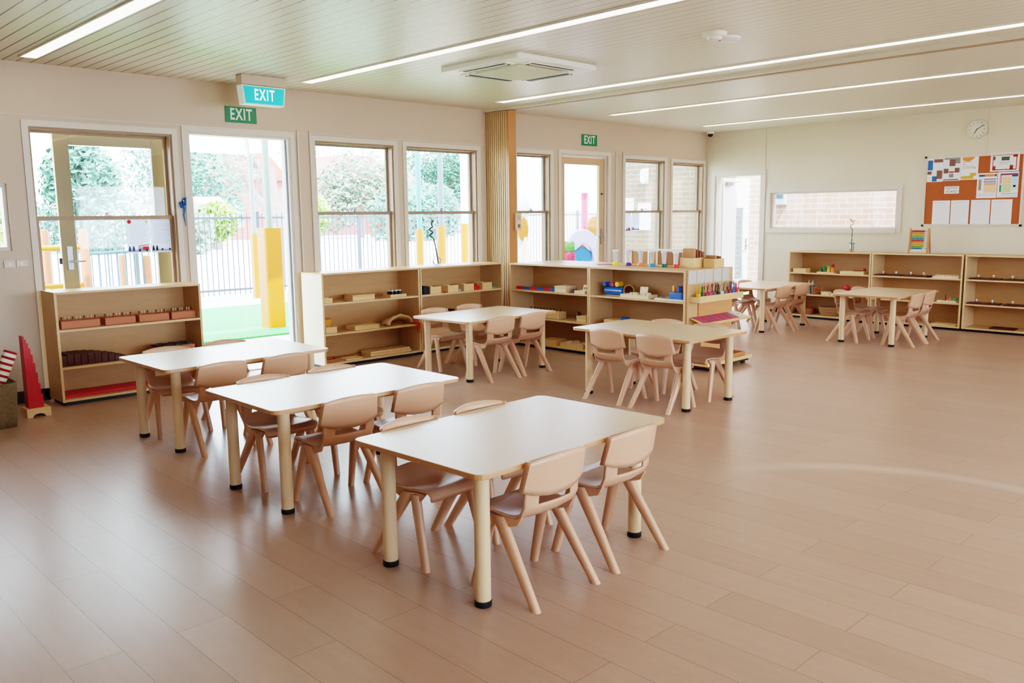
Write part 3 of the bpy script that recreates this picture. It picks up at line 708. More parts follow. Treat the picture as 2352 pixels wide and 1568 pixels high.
# --- W2 sorting boxes
U2 = lambda x: x - 5.69
o = put(W2, 'black_box', 'open black box at the left end of the vase shelf upper board', 'box', U2(5.80), .10, 2); obox(.085, .13, .085, .006).build('case', black_plastic, o)
WB = [(5.925, 'first open wooden box from the left on the vase shelf, black box beside it'), (6.175, 'second open wooden box on the vase shelf, between orange rings and blue piece'),
      (6.41, 'third open wooden box on the vase shelf, left of the red piece'), (6.69, 'rightmost open wooden box on the vase shelf, next to green piece')]
for x, lab in WB:
    o = put(W2, 'wooden_box', lab, 'box', U2(x), .10, 2, 'open boxes on the vase shelf'); obox(.15, .15, .078).build('case', maple, o, bevel=.0015)
o = put(W2, 'orange_rings', 'loose orange rings between two wooden boxes', 'rings', U2(6.05), .07, 2)
MB().tube([(.022*math.cos(a*PI/6)-.02, .022*math.sin(a*PI/6), .006) for a in range(12)], .006, 6, True).tube([(.022*math.cos(a*PI/6)+.02, .022*math.sin(a*PI/6)+.01, .016) for a in range(12)], .006, 6, True).build('ring_pair', orange, o, smooth=60)
o = put(W2, 'blue_piece', 'pale blue cog piece between wooden boxes on the vase shelf', 'toy', U2(6.285), .07, 2)
MB().prism([((.03 if k % 2 else .02)*math.cos(k*PI/8), (.03 if k % 2 else .02)*math.sin(k*PI/8)) for k in range(16)], 0, .022).build('cog', plain('pale_blue', '#8fb9c9', .4), o)
o = put(W2, 'red_piece', 'bright red toy block between two wooden boxes', 'toy', U2(6.545), .07, 2)
MB().prism(rrect(.09, .08, .02), 0, .045).build('block', red, o, bevel=.004); MB().sphere((.0, 0, .055), .022).build('knob', red, o, smooth=60)
o = put(W2, 'green_piece', 'flat green toy piece at the right end of the vase shelf', 'toy', U2(6.835), .07, 2)
MB().prism([((.045 if k % 2 else .03)*math.cos(k*PI/5), (.045 if k % 2 else .03)*math.sin(k*PI/5)) for k in range(10)], 0, .018).build('star', plain('mint_green', '#5ea782', .4), o, bevel=.003)
o = put(W2, 'dark_basket', 'dark round basket with light sticks seen under the corner table', 'basket', U2(6.15), .16, 1)
MB().lathe([(.08, 0), (.11, .03), (.12, .10), (.115, .10), (.105, .03), (.02, .01)], n=20).build('basket', plain('dark_basket', '#5b3a24', .8), o, smooth=40)

# --- D1
UD1 = lambda y: 7.15 - y
o = put(D1, 'number_rod', 'red and blue banded number rod lying along the shelf', 'rod', UD1(6.79), .09, 2)
for k in range(6):
    MB().box(-.33 + k*.108, -.33 + (k+1)*.108, -.0125, .0125, 0, .030).build('band', red if k % 2 == 0 else blue, o)
lidbox(D1, 'white_box', 'whitish lidded box at the right end of the number rod', UD1(6.375), .10, 2, .17, .16, .07, maple_pale)
o = put(D1, 'card_tray', 'small pale tray holding a lettered card, by the divider upright', 'tray', UD1(6.10), .08, 2); obox(.15, .10, .035).build('tray', maple_pale, o)
o = put(D1, 'symbol_card', 'small card with dark marks leaning in the pale tray', 'card', UD1(6.065), .095, 2); o.location.z += .0095
Mx = Matrix.Rotation(-.25, 4, 'X'); MB().mbox(Mx, -.05, .045, 0, .006, 0, .085).build('card', maple_pale, o)
MB().mbox(Mx, -.03, -.02, -.001, 0, .035, .06).mbox(Mx, -.005, .005, -.001, 0, .035, .06).mbox(Mx, .018, .028, -.001, 0, .035, .06).build('printed_mark', ink_dark, o)
o = put(D1, 'blue_bead', 'small blue cube behind the pale card tray', 'block', UD1(6.20), .07, 2); MB().box(-.018, .018, -.018, .018, 0, .045).build('cube', plain('navy_blue', '#20366e', .4), o, bevel=.003)
o = put(D1, 'cylinder_block', 'pale knobbed cylinder block on the middle board, behind corner table', 'cylinder block', UD1(6.69), .12, 1)
MB().box(-.26, .26, -.06, .06, 0, .075).build('block', maple, o, bevel=.003)
for k in range(10):
    xx = -.23 + k*.051
    c = MB().lathe([(.016, .0755), (.016, .082)], xx, 0, 10).build('cylinder', maple, o)
    MB().lathe([(.004, .082), (.004, .092), (.009, .098), (.006, .106), (.001, .108)], xx, 0, 8).build('knob', dark_wood, c, smooth=60)
lidbox(D1, 'wooden_box', 'pale wooden box at the right end of the number rod shelf middle board', UD1(6.065), .10, 1, .14, .16, .065, maple)
o = put(D1, 'dark_jar', 'small dark jar between the two pale boxes on the middle board', 'jar', UD1(6.27), .20, 1); MB().lathe([(.03, 0), (.034, .01), (.034, .06), (.024, .075), (.024, .085), (.001, .086)], n=16).build('jar', plain('dark_jar', '#5c4430', .5), o, smooth=40)
o = put(D1, 'wooden_tray', 'plain wooden tray at the bottom of the number rod shelf, left one', 'tray', UD1(6.54), .10, 0); obox(.23, .18, .06).build('tray', maple, o)
o = put(D1, 'wooden_tray', 'wooden tray of pale tiles at the bottom right of the number rod shelf', 'tray', UD1(6.21), .11, 0); obox(.34, .18, .045).build('tray', maple, o)
g = MB()
for i in range(7):
    for j in range(3): g.box(-.15 + i*.043, -.15 + i*.043 + .036, -.075 + j*.05, -.075 + j*.05 + .04, .009, .05 + .012*((i*j) % 3 == 1))
g.build('tile_set', maple_pale, o)

# --- D2
UD2 = lambda y: 5.94 - y
can = plain('blue_canister', '#1264b8', .25, coat=.4)
def hcyl(mb, x0, x1, y, z, r, n=16): return mb.lathe([(r, 0), (r, x1 - x0)], 0, 0, n, 0, Matrix.Translation((x0, y, z)) @ Matrix.Rotation(PI/2, 4, 'Y'))
o = put(D2, 'blue_canister', 'big blue cylinder lying on its side under coloured cylinders', 'canister', UD2(5.68), .13, 2)
hcyl(MB(), -.12, .11, 0, .048, .048, 20).build('canister', can, o, smooth=40); MB().box(-.11, .10, -.03, .03, 0, .006).build('cradle', maple, o)
for k, (u, d, r, m, nm) in enumerate([(5.79, .11, .022, blue, 'blue'), (5.735, .14, .02, purple, 'purple'), (5.69, .12, .022, red, 'red'), (5.63, .12, .026, yellow, 'yellow')]):
    o = put(D2, 'knobless_cylinder', 'small %s cylinder lying on top of the big blue canister' % nm, 'cylinder', UD2(u), d, 2, 'coloured cylinders on the canister'); o.location.z += .0965
    M = Matrix.Rotation(PI/2 - .0, 4, 'X'); MB().lathe([(r, -.04), (r, .04)], 0, 0, 14, 0, Matrix.Translation((0, 0, r)) @ M).build('cylinder', m, o, smooth=40)
o = put(D2, 'tambourine', 'brown and yellow round drum standing beside the blue canister', 'drum', UD2(5.52), .15, 2, rz=.35)
M = Matrix.Translation((0, 0, .06)) @ Matrix.Rotation(PI/2, 4, 'X')
MB().lathe([(.060, -.02), (.060, .02), (.052, .02), (.052, -.02)], 0, 0, 24, 0, M).build('rim', plain('drum_rim', '#d6963a', .4), o, smooth=40)
MB().lathe([(.052, -.012), (.052, -.008)], 0, 0, 24, 0, M).build('skin', dark_wood, o)
o = put(D2, 'wooden_tray', 'pale wooden tray of shapes with a raised card, middle of the canister shelf', 'tray', UD2(5.35), .09, 2); obox(.36, .15, .035).build('tray', maple_pale, o)
for k, (x, w, h) in enumerate([(-.13, .03, .03), (-.085, .035, .045), (-.035, .045, .045)]):
    p = at(D2, UD2(5.35) + x, .09, 2); oo = thing('wooden_shape', ['small pale wooden cube in the shape tray, leftmost', 'pale wooden block in the shape tray, second', 'wider pale wooden block left of the raised card'][k], 'block', (p[0], p[1], p[2]+.0085), D2.ang, 'wooden shapes in the tray')
    MB().box(-w/2, w/2, -.02, .02, 0, h).build('block', maple_pale, oo, bevel=.003)
p = at(D2, UD2(5.30), .10, 2); oo = thing('raised_card', 'slanted pale card standing in the shape tray', 'card', (p[0], p[1], p[2]+.0085), D2.ang)
MB().mbox(Matrix.Rotation(-.2, 4, 'X'), -.05, .045, 0, .008, 0, .105).build('card', maple_pale, oo)
for k, x in enumerate((.07, .12)):
    p = at(D2, UD2(5.35) + x + .01, .09, 2); oo = thing('wooden_ball', ['pale wooden cylinder just right of the raised card', 'pale wooden ball at the right end of the shape tray'][k], 'ball', (p[0], p[1], p[2]+.0085), D2.ang)
    (MB().lathe([(.02, 0), (.02, .04)], n=16) if k == 0 else MB().sphere((0, 0, .026), .026)).build('shape', maple_pale, oo, smooth=50)
o = put(D2, 'white_tray', 'flat white tray under the blue block of coloured cylinders', 'tray', UD2(4.925), .11, 2); obox(.35, .19, .018, .006).build('tray', white_plastic, o, bevel=.003)
o = put(D2, 'blue_case', 'blue rounded case on the white tray carrying coloured cylinders', 'case', UD2(4.865), .10, 2); o.location.z += .0068
MB().prism(rrect(.18, .11, .03), 0, .075).build('case', can, o, bevel=.01); MB().lathe([(.026, .0755), (.026, .135)], .01, 0, 16).build('spout', can, o, smooth=40)
for u, m, nm in ((4.935, yellow, 'yellow'), (4.895, red, 'red'), (4.815, orange, 'orange'), (4.79, red, 'dark red')):
    p = at(D2, UD2(u), .115, 2); oo = thing('knobless_cylinder', '%s upright cylinder standing on the blue case' % nm, 'cylinder', (p[0], p[1], p[2] + .0828), 0, 'upright coloured cylinders')
    MB().lathe([(.015, 0), (.015, .055), (.012, .06), (.001, .0605)], n=14).build('cylinder', m, oo, smooth=40)
lidbox(D2, 'wooden_box', 'long wooden box on the canister shelf middle board, mostly behind the table', UD2(5.60), .14, 1, .34, .2, .055, maple)
o = put(D2, 'blue_disc', 'round blue disc lying on the long wooden box', 'disc', UD2(5.56), .14, 1); o.location.z += .0555; MB().lathe([(.05, 0), (.05, .02), (.03, .03), (.001, .031)], n=20).build('disc', can, o, smooth=40)
o = put(D2, 'dark_tray', 'dark tray on the middle board of the canister shelf', 'tray', UD2(5.18), .14, 1); obox(.34, .2, .045).build('tray', dark_wood, o)

# --- tops of the divider shelves
LIQ = [('yellow', '#e5c738', 5.88, 7.24), ('purple', '#5a1f86', 5.715, 7.25), ('coral', '#ef6a4f', 5.56, 7.26), ('blue', '#2a8fd0', 5.405, 7.25), ('green', '#16664a', 5.245, 7.24), ('red', '#e23a3f', 5.10, 7.245)]
for nm, h, y, x in LIQ:
    o = thing('liquid_timer', 'clear flared tube with %s liquid at its base, standing on the divider shelf' % nm, 'liquid timer', (x, y, .9505), 0, 'six clear liquid tubes')
    MB().lathe([(.030, 0), (.030, .006), (.022, .012), (.020, .045), (.024, .09), (.031, .15), (.032, .16), (.0305, .16), (.0225, .09), (.0185, .045), (.0185, .014), (.001, .013)], n=20).build('tube', frosted_plastic, o, smooth=50)
    MB().lathe([(.018, .0135), (.018, .030), (.001, .0305)], n=18).build('liquid', plain('liquid_' + nm, h, .2, emit=.15), o, smooth=40)
    MB().lathe([(.0315, .0), (.0325, .004), (.0325, .022), (.026, .030), (.0235, .034)], n=20).build('coloured_ring', plain('liquid_' + nm, h, .2), o, smooth=40)
    MB().lathe([(.031, .148), (.0335, .150), (.0335, .163), (.031, .165)], n=20).build('cap', plain('tube_cap', '#e8e6ea', .3), o, smooth=40)
# white peg rail stand with brown boards
o = thing('letter_board_stand', 'white rail stand with brown letter boards behind the liquid tubes', 'stand', (7.42, 5.45, .9505), R90)
MB().box(-.36, .34, -.03, .03, 0, .012).build('base', maple, o); MB().box(-.36, -.345, -.01, .01, .012, .16).build('post', white_plastic, o); MB().box(.325, .34, -.01, .01, .012, .16).build('post', white_plastic, o)
MB().box(-.36, .34, -.012, .012, .16, .178).build('rail', white_plastic, o)
for k in range(6):
    p = (7.42 , 5.45 + .30 - k*.112, .963)
    tag(MB().box(-.045, .045, -.003, .003, 0, .135).build('letter_board', plain('board_tan', '#c08a56', .6) if k in (0, 1, 2) else brown_card, bevel=.001), ['first', 'second', 'third', 'fourth', 'fifth', 'last'][k] + ' brown letter board from the left on the white rail stand', 'board', 'letter boards on the stand').location = p
    bpy.context.view_layer.update()
for ob in COL.objects:
    if ob.name.startswith('letter_board') and ob.type == 'MESH': ob.rotation_euler = (0, 0, R90)
o = thing('card_box', 'larger pale wooden box packed with brown cards on the divider shelf', 'box', (7.40, 4.99, .9505), R90); obox(.16, .26, .10).build('case', maple, o, bevel=.0015)
tag(thing('card_set', 'stack of brown cards standing in the larger card box', 'cards', (7.40, 4.99, .960), R90), None, None)
c = [x for x in COL.objects if x.name.startswith('card_set')][0]
for k in range(4): MB().box(-.068, .068, -.10 + k*.05, -.10 + k*.05 + .03, 0, .185 - .012*k).build('card_bundle', plain('card_brown_%d' % k, ['#b98357', '#7a4630', '#8a5236', '#96603e'][k], .7), c)
o = thing('card_box', 'smaller pale wooden box of brown cards at the corner above the pencil rack', 'box', (7.50, 4.82, .9505), R90); obox(.13, .18, .09).build('case', maple, o, bevel=.0015)
c = thing('card_set', 'brown cards standing in the smaller card box', 'cards', (7.50, 4.82, .960), R90)
for k in range(3): MB().box(-.055, .055, -.06 + k*.04, -.06 + k*.04 + .028, 0, .115 - .006*k).build('card_bundle', plain('card_brown_%d' % k, '#b98357', .7), c)
tag(MB().tube([(7.15, 6.06, .957), (7.30, 5.93, .957)], .004, 8).build('pink_wand', pink), 'thin pink rod lying near the yellow liquid tube', 'rod')

# --- pencil rack on the divider end
o = thing('pencil_rack', 'birch display rack with ledges at the end of the divider shelves', 'rack', (6.87, 4.722, 0))
MB().box(.01, .80, -.018, -.0005, .10, .955).build('back_panel', birch, o)
MB().box(.18, .78, -.034, -.0185, .12, .64).build('inner_panel', wood('rack_panel', '#d9a06c', '#c98c58', .45), o)
MB().box(.04, .82, -.13, -.0185, .645, .655).box(.04, .82, -.138, -.13, .645, .708).box(.04, .05, -.13, -.0185, .655, .70).box(.81, .82, -.13, -.0185, .655, .70).build('pencil_ledge', maple, o, bevel=.002)
M = Matrix.Translation((0, -.0345, .50)) @ Matrix.Rotation(.30, 4, 'X')
MB().mbox(M, .04, .86, -.17, 0, -.014, 0).mbox(M, .04, .86, -.178, -.17, -.014, .012).build('sloped_ledge', maple, o, bevel=.002)
MB().box(-.02, .78, -.27, -.0185, .05, .064).box(-.02, .78, -.278, -.27, .05, .085).build('base_ledge', maple, o, bevel=.002)
MB().box(.02, .76, -.25, -.02, .025, .05).build('base_rail', dark_wood, o)
for x in (.10, .70): MB().cyl(x, -.22, .024, 0, .05, 14).build('castor', rubber, o)
for k, (x0, x1) in enumerate([(.015, .145), (.155, .285), (.29, .43), (.445, .585), (.60, .73)]):
    c = thing('tracing_card', ['leftmost', 'second', 'middle', 'fourth', 'rightmost'][k] + ' grey letter tracing card fixed above the pencil pots', 'card', (6.87 + (x0+x1)/2, 4.7035, .885), 0, 'tracing cards above the pencils'); w = (x1 - x0) / 2
    MB().box(-w, w, -.004, -.0005, -.065, .065).build('card', plain('tracing_grey', '#cfc6bb', .35), c)
    MB().tube([(w*.55*math.cos(a), -.005, .035*math.sin(a) - .005) for a in [j*PI/10*1.6 + .4 for j in range(11)]], .0025, 6).build('traced_letter', plain('tracing_line', '#e4dfd8', .4), c)
POTS = [('yellow', '#efb02b'), ('green', '#1d6a34'), ('red', '#dd2530'), ('magenta', '#b03f7a'), ('olive', '#6d5a3a'), ('black', '#221d1d'), ('white', '#e2dccb'), ('grey', '#6d6258'), ('crimson', '#b0121f'), ('blue', '#1668b2'), ('scarlet', '#e0243a')]
for k, (nm, h) in enumerate(POTS):
    m = plain('pot_' + nm, h, .4); x = 6.965 + k * .0675
    o = thing('pencil_pot', '%s pencil pot on the rack ledge' % nm, 'pencil pot', (x, 4.642, .6555), 0, 'pencil pots on the rack')
    MB().lathe([(.024, 0), (.027, .075), (.024, .075), (.021, .006), (.001, .005)], n=16).build('pot', m, o, smooth=40)
    for j in range(4):
        a = j * PI/2 + k*.7; pm = m if (j % 2 == 0 or nm in ('yellow', 'blue', 'scarlet')) else plain('pencil_wood' if k % 2 else 'pencil_dark', '#c59a6a' if k % 2 else '#33241e', .5)
        p = thing('pencil', '%s pencil in the %s pot' % (['front-leaning', 'right-leaning', 'back-leaning', 'left-leaning'][j], nm), 'pencil', (x, 4.642, .662), 0, 'pencils in the %s pot' % nm)
        b = (.008*math.cos(a), .008*math.sin(a), 0); e = (.034*math.cos(a), .034*math.sin(a), .155 + .012*((k+j) % 3)); q = Vector(e)*.88 + Vector(b)*.12
        MB().tube([b, q], .0037, 6).build('shaft', pm, p); MB().tube([q, e], [.0037, .0006], 6).build('tip', maple_pale, p)
M2 = Matrix.Translation((6.87, 4.6875, .5005)) @ Matrix.Rotation(.30, 4, 'X')
for k in range(5):
    o = thing('letter_mat', ['leftmost', 'second', 'middle', 'fourth', 'last'][k] + ' red and blue patterned mat on the sloping ledge', 'mat', (0, 0, 0), 0, 'patterned mats on the sloping ledge'); o.matrix_world = M2 @ Matrix.Translation((.11 + k*.125, -.085, .0005))
    MB().box(-.058, .058, -.075, .075, 0, .004).build('mat', plain('mat_red', '#d4414e', .5), o)
    g = MB()
    for i in range(3):
        for j in range(4):
            if (i + j) % 2: g.box(-.05 + i*.036, -.05 + i*.036 + .028, -.066 + j*.034, -.066 + j*.034 + .026, .0042, .005)
    g.build('pattern', plain('mat_blue', '#4f6fb0', .5), o)
o = thing('white_booklet', 'open white booklet at the right end of the sloping ledge', 'book', (0, 0, 0)); o.matrix_world = M2 @ Matrix.Translation((.755, -.085, .0005))
MB().box(-.058, .058, -.075, .075, 0, .006).build('pages', paper, o); MB().cyl(.0, .0, .014, .0062, .007, 12).box(-.03, .03, -.05, -.045, .0062, .007).build('printed_mark', plain('print_green', '#3f8a6a', .6), o)
o = thing('reddish_tray', 'reddish wooden tray on the rack base ledge near the floor', 'tray', (7.33, 4.56, .0655)); obox(.52, .15, .05).build('tray', wood('reddish_tray', '#cf8c5e', '#bd764a', .45), o)
MB().box(-.10, .12, -.05, .05, .0085, .012).build('black_slate', black_plastic, o)
o = thing('flat_board', 'thin pale board leaning low on the rack base ledge, left part', 'board', (6.97, 4.56, .0655)); MB().box(-.09, .09, -.075, .075, 0, .018).build('board', maple, o, bevel=.002)

# --- top of W2: bulb vase with curly bamboo
def bamboo(mb, pts, r): return mb.tube(pts, r, 8)
o = thing('bulb_vase', 'round clear glass bulb vase holding a curly bamboo stem', 'vase', at(W2, 6.075 - 5.69, .18))
MB().lathe([(.022, 0), (.045, .012), (.056, .04), (.05, .07), (.025, .095), (.018, .115), (.022, .128), (.020, .128), (.015, .115), (.021, .095), (.045, .07), (.05, .04), (.04, .015), (.001, .008)], n=24).build('glass_bulb', clear_plastic, o, smooth=60)
o = thing('curly_bamboo', 'dark curly bamboo stem leaning from the glass bulb vase', 'plant', at(W2, 6.075 - 5.69, .18))
pts = [(.02, 0, .02), (.0, 0, .12), (-.02, 0, .22), (-.04, 0, .30), (-.075, .01, .325), (-.10, 0, .335), (-.075, -.01, .355), (-.045, 0, .365), (-.07, .01, .385), (-.105, 0, .40), (-.08, -.01, .42), (-.05, 0, .425), (-.065, 0, .45), (-.06, 0, .475)]
bamboo(MB(), pts, [.0075]*4 + [.0085]*10).build('stem', plain('bamboo_dark', '#2c4a44', .4), o, smooth=60)
lf = MB()
for k in range(12):
    a = k * 2.4; c = Vector((-.06, 0, .47)); d1 = Vector((math.cos(a), math.sin(a), .6 + .5*math.sin(k))).normalized()*.055; sd = Vector((-math.sin(a), math.cos(a), 0))*.010
    lf.add([c, c + d1*.5 + sd, c + d1, c + d1*.5 - sd], [(0, 1, 2, 3)])
lf.build('leaves', plain('bamboo_leaf', '#3f6a3a', .5), o)

# --- notice wall shelves
UN1 = lambda y: 6.08 - y
UN2 = lambda y: 4.885 - y
UN3 = lambda y: 3.72 - y
lidbox(N1, 'wooden_box', 'pale wooden box at the upper left of the basket shelf', UN1(5.93), .10, 2, .19, .14, .055, maple)
o = put(N1, 'peg_tray', 'thin pale tray under the coloured peg dolls', 'tray', UN1(5.545), .08, 2); obox(.24, .11, .018, .006).build('tray', maple, o)
for k, (y, h, m1, m2, nm) in enumerate([(5.625, .045, green, green, 'shortest dark green'), (5.575, .065, green, green, 'second shortest green'), (5.515, .09, yellow, lime, 'tall yellow and lime'), (5.46, .125, orange, red, 'tallest orange and red')]):
    p = at(N1, UN1(y), .08, 2); o = thing('peg_doll', nm + ' wooden peg doll on the basket shelf', 'peg doll', (p[0], p[1], p[2]+.0065), 0, 'coloured peg dolls')
    r = .022; MB().lathe([(r, 0), (r*1.02, h*.3), (r*.8, h*.62)], n=16).build('body', m1, o, smooth=50); MB().sphere((0, 0, h*.62 + r*.85), r*1.02).build('head', m2, o, smooth=60)
o = put(N1, 'wooden_tray', 'long pale tray with a dark red handle at upper right of basket shelf', 'tray', UN1(5.165), .09, 2); obox(.33, .13, .04).build('tray', maple, o)
o = put(N1, 'red_scoop', 'dark red scoop lying across the long pale tray', 'scoop', UN1(5.05), .10, 2); o.location.z += .041; MB().tube([(-.12, 0, .004), (.0, 0, .006)], .005).sphere((.03, 0, .022), .022).build('scoop', plain('dark_red', '#8f1522', .4), o, smooth=60)
for k, y in enumerate((5.81, 5.775)):
    o = put(N1, 'small_bell', ['left small steel bell on the basket shelf middle board', 'right small steel bell on the basket shelf middle board'][k], 'bell', UN1(y) + (.02 if k else 0), .12, 1, 'small steel bells')
    MB().lathe([(.02, 0), (.02, .15), (.026, .155), (.02, .17), (.012, .19), (.008, .20), (.001, .205)], n=14).build('bell', grey_metal, o, smooth=50)
for k in range(4):
    o = put(N1, 'orange_dish', ['bottom', 'second', 'third', 'top'][k] + ' orange wooden dish in the stack beside the bells', 'dish', UN1(5.70), .13, 1, 'stacked orange dishes'); o.location.z += .024*k
    MB().lathe([(.04, 0), (.05, .008), (.052, .022), (.046, .022), (.04, .008), (.001, .006)], n=20).build('dish', terracotta_wood, o, smooth=40)
o = put(N1, 'wooden_box', 'tiny pale wooden box on the basket shelf middle board', 'box', UN1(5.53), .06, 1); obox(.11, .08, .045).build('case', maple_pale, o)
o = put(N1, 'red_ball', 'red ball resting on a dark stand on the basket shelf middle board', 'ball', UN1(5.27), .14, 1)
MB().lathe([(.05, 0), (.045, .02), (.03, .06), (.035, .075), (.001, .07)], n=16).build('stand', dark_wood, o, smooth=40); MB().sphere((0, 0, .112), .04).build('ball', plain('ball_red', '#d6283f', .4), o, smooth=60)
def basket(s, label, u, d, r, h, rz=0):
    o = put(s, 'wicker_basket', label, 'basket', u, d, 0)
    MB().lathe([(r*.78, 0), (r*.9, h*.3), (r, h), (r*.94, h), (r*.84, h*.3), (.02, .01)], n=24).build('basket', wicker_m, o, smooth=40)
    MB().tube([(r*.98*math.cos(a*PI/12), r*.98*math.sin(a*PI/12), h) for a in range(24)], .008, 6, True).build('rim', wicker_m, o, smooth=60); return o
basket(N1, 'wide wicker basket at the bottom of the right-wall shelf', UN1(5.52), .18, .155, .115)
basket(N1, 'shallow wicker basket with red fruit at the bottom left of that shelf', UN1(5.88), .17, .13, .07)
o = put(N1, 'red_fruit', 'red wooden fruit in the shallow wicker basket', 'fruit', UN1(5.79), .16, 0); o.location.z += .012; MB().sphere((0, 0, .05), .04).build('fruit', red, o, smooth=60)
# metal inset trays: dark tray with white knobs
def inset(s, u, lev, w, label, base=dark_wood, nk=2):
    o = put(s, 'inset_tray', label, 'tray', u, .11, lev, 'dark inset trays with white knobs')
    MB().box(-w/2, w/2, -.08, .08, 0, .016).build('tray', base, o, bevel=.003)
    for k in range(nk):
        xx = (-w*.25 + k*w*.5) if nk > 1 else 0
        c = MB().prism(rrect(.09, .09, .02, cx=xx), .0162, .020).build('inset_plate', plain('inset_plum', '#5a2530', .5), o)
        MB().lathe([(.004, .020), (.004, .034), (.012, .040), (.013, .050), (.006, .058), (.001, .059)], xx, 0, 12).build('knob', white_plastic, c, smooth=60)
inset(N2, UN2(4.685), 2, .34, 'dark inset tray at the upper left of the abacus shelf')
inset(N2, UN2(4.33), 2, .32, 'dark inset tray at the middle of the abacus shelf upper board')
o = put(N2, 'bead_tray', 'pale tray of small clear beads on the abacus shelf, right of dark trays', 'tray', UN2(3.955), .10, 2); obox(.31, .14, .022, .006).build('tray', maple_pale, o)
g = MB()
for i in range(9):
    for j in range(2): g.lathe([(.008, .0065), (.008, .03), (.004, .04), (.001, .041)], -.13 + i*.032, -.03 + j*.05, 8)
g.build('peg_set', maple_pale, o, smooth=50)
o = put(N2, 'wooden_tray', 'pale tray of small coloured shapes on the abacus shelf middle board', 'tray', UN2(3.93), .10, 1); obox(.23, .12, .022, .006).build('tray', maple_pale, o)
for nm, y, mb, m in (('amber bell', 3.99, MB().lathe([(.018, 0), (.016, .02), (.008, .03), (.001, .034)], n=12), plain('amber', '#c98a2c', .4)), ('tall dark red rod', 3.962, MB().lathe([(.008, 0), (.006, .085), (.001, .086)], n=10), plain('dark_red', '#8f1522', .4)),
                     ('pink cone', 3.905, MB().lathe([(.025, 0), (.022, .02), (.010, .045), (.001, .055)], n=14), plain('salmon', '#d99a7c', .4)), ('teal ball', 3.845, MB().sphere((0, 0, .027), .027), teal)):
    p = at(N2, UN2(y), .10, 1); o = thing('small_shape', nm + ' in the coloured shapes tray below the abacus', 'toy', (p[0], p[1], p[2] + .0065), 0, 'small coloured shapes'); mb.build('shape', m, o, smooth=60)
o = put(N2, 'flat_tray', 'thin pale tray on the bottom board of the abacus shelf', 'tray', UN2(3.95), .11, 0); obox(.30, .15, .016, .006).build('tray', maple, o)
inset(N3, UN3(3.51), 2, .34, 'dark inset tray at upper left of the rightmost shelf')
inset(N3, UN3(3.13), 2, .34, 'dark inset tray at upper right of the rightmost shelf, cut by photo edge')
inset(N3, UN3(3.51), 1, .36, 'dark inset tray on the middle board of the rightmost shelf, left one')
inset(N3, UN3(3.11), 1, .34, 'dark inset tray on the middle board of the rightmost shelf, right one')
o = put(N3, 'flat_tray', 'thin dark tray at the bottom of the rightmost shelf', 'tray', UN3(3.28), .13, 0); obox(.27, .18, .016, .006).build('tray', dark_wood, o)

# bamboo in pot on N1
p = at(N1, UN1(5.24), .16)
o = thing('glass_pot', 'tiny orange-based glass pot holding a thin bamboo on the right-wall shelf', 'vase', p)
MB().lathe([(.028, 0), (.030, .035), (.001, .036)], n=16).build('gravel', plain('orange_gravel', '#d98a5c', .7, .3, 60), o, smooth=40); MB().lathe([(.030, .036), (.032, .11), (.029, .11), (.028, .037)], n=16).build('glass', clear_plastic, o, smooth=40)
o = thing('lucky_bamboo', 'thin green bamboo with curled top in front of the slot window', 'plant', (p[0], p[1], p[2] + .036))
bamboo(MB(), [(0, 0, 0), (0, .004, .15), (0, .0, .27), (0, .03, .30), (0, .035, .325), (0, -.015, .34), (0, -.005, .37), (0, .03, .385), (0, .01, .40)], [.007, .007, .006, .006, .006, .005, .005, .005, .003]).build('stem', plain('bamboo_green', '#4f6a3a', .5), o, smooth=60)
MB().tube([(.008*math.cos(a), .008*math.sin(a), .155) for a in [k*PI/4 for k in range(8)]], .004, 6, True).build('tie', white_plastic, o)
lf = MB()
for k in range(9):
    a = k*2.4; c = Vector((0, .01, .395)) if k < 5 else Vector((0, 0, .07)); d1 = Vector((math.cos(a)*.4, math.sin(a), .5*math.cos(k))).normalized()*.05; sd = Vector((0, -.3, 1)).normalized()*.007
    lf.add([c, c + d1*.5 + sd, c + d1, c + d1*.5 - sd], [(0, 1, 2, 3)])
lf.build('leaves', plain('bamboo_leaf2', '#4c6b3c', .5), o)

# abacus on N2
p = at(N2, UN2(4.345), .17)
o = thing('abacus', 'wooden abacus with rows of coloured beads on the right-wall shelf', 'abacus', p, R90)
for sx in (-1, 1):
    MB().mbox(Matrix.Translation((sx*.115, -.045, 0)) @ Matrix.Rotation(-.11, 4, 'X'), -.012, .012, -.008, .008, 0, .325).build('front_post', orange_wood, o, bevel=.002)
    MB().mbox(Matrix.Translation((sx*.115, .055, 0)) @ Matrix.Rotation(.20, 4, 'X'), -.010, .010, -.007, .007, 0, .31).build('rear_leg', orange_wood, o, bevel=.002)
MB().box(-.103, .103, -.052, -.036, .01, .03).build('bottom_rail', maple, o)
MB().box(-.103, .103, -.020, -.006, .300, .318).build('top_rail', maple, o)
MB().mbox(Matrix.Translation((0, -.030, .03)) @ Matrix.Rotation(-.10, 4, 'X'), -.103, .103, 0, .003, 0, .27).build('backing_sheet', white_plastic, o)
cols = ['red', 'orange', 'yellow', 'lime', 'blue', 'red', 'orange', 'yellow', 'lime', 'blue']
cm = {'red': red, 'orange': plain('bead_orange', '#f0a030', .4), 'yellow': yellow, 'lime': lime, 'blue': plain('bead_blue', '#1c8fb8', .4)}
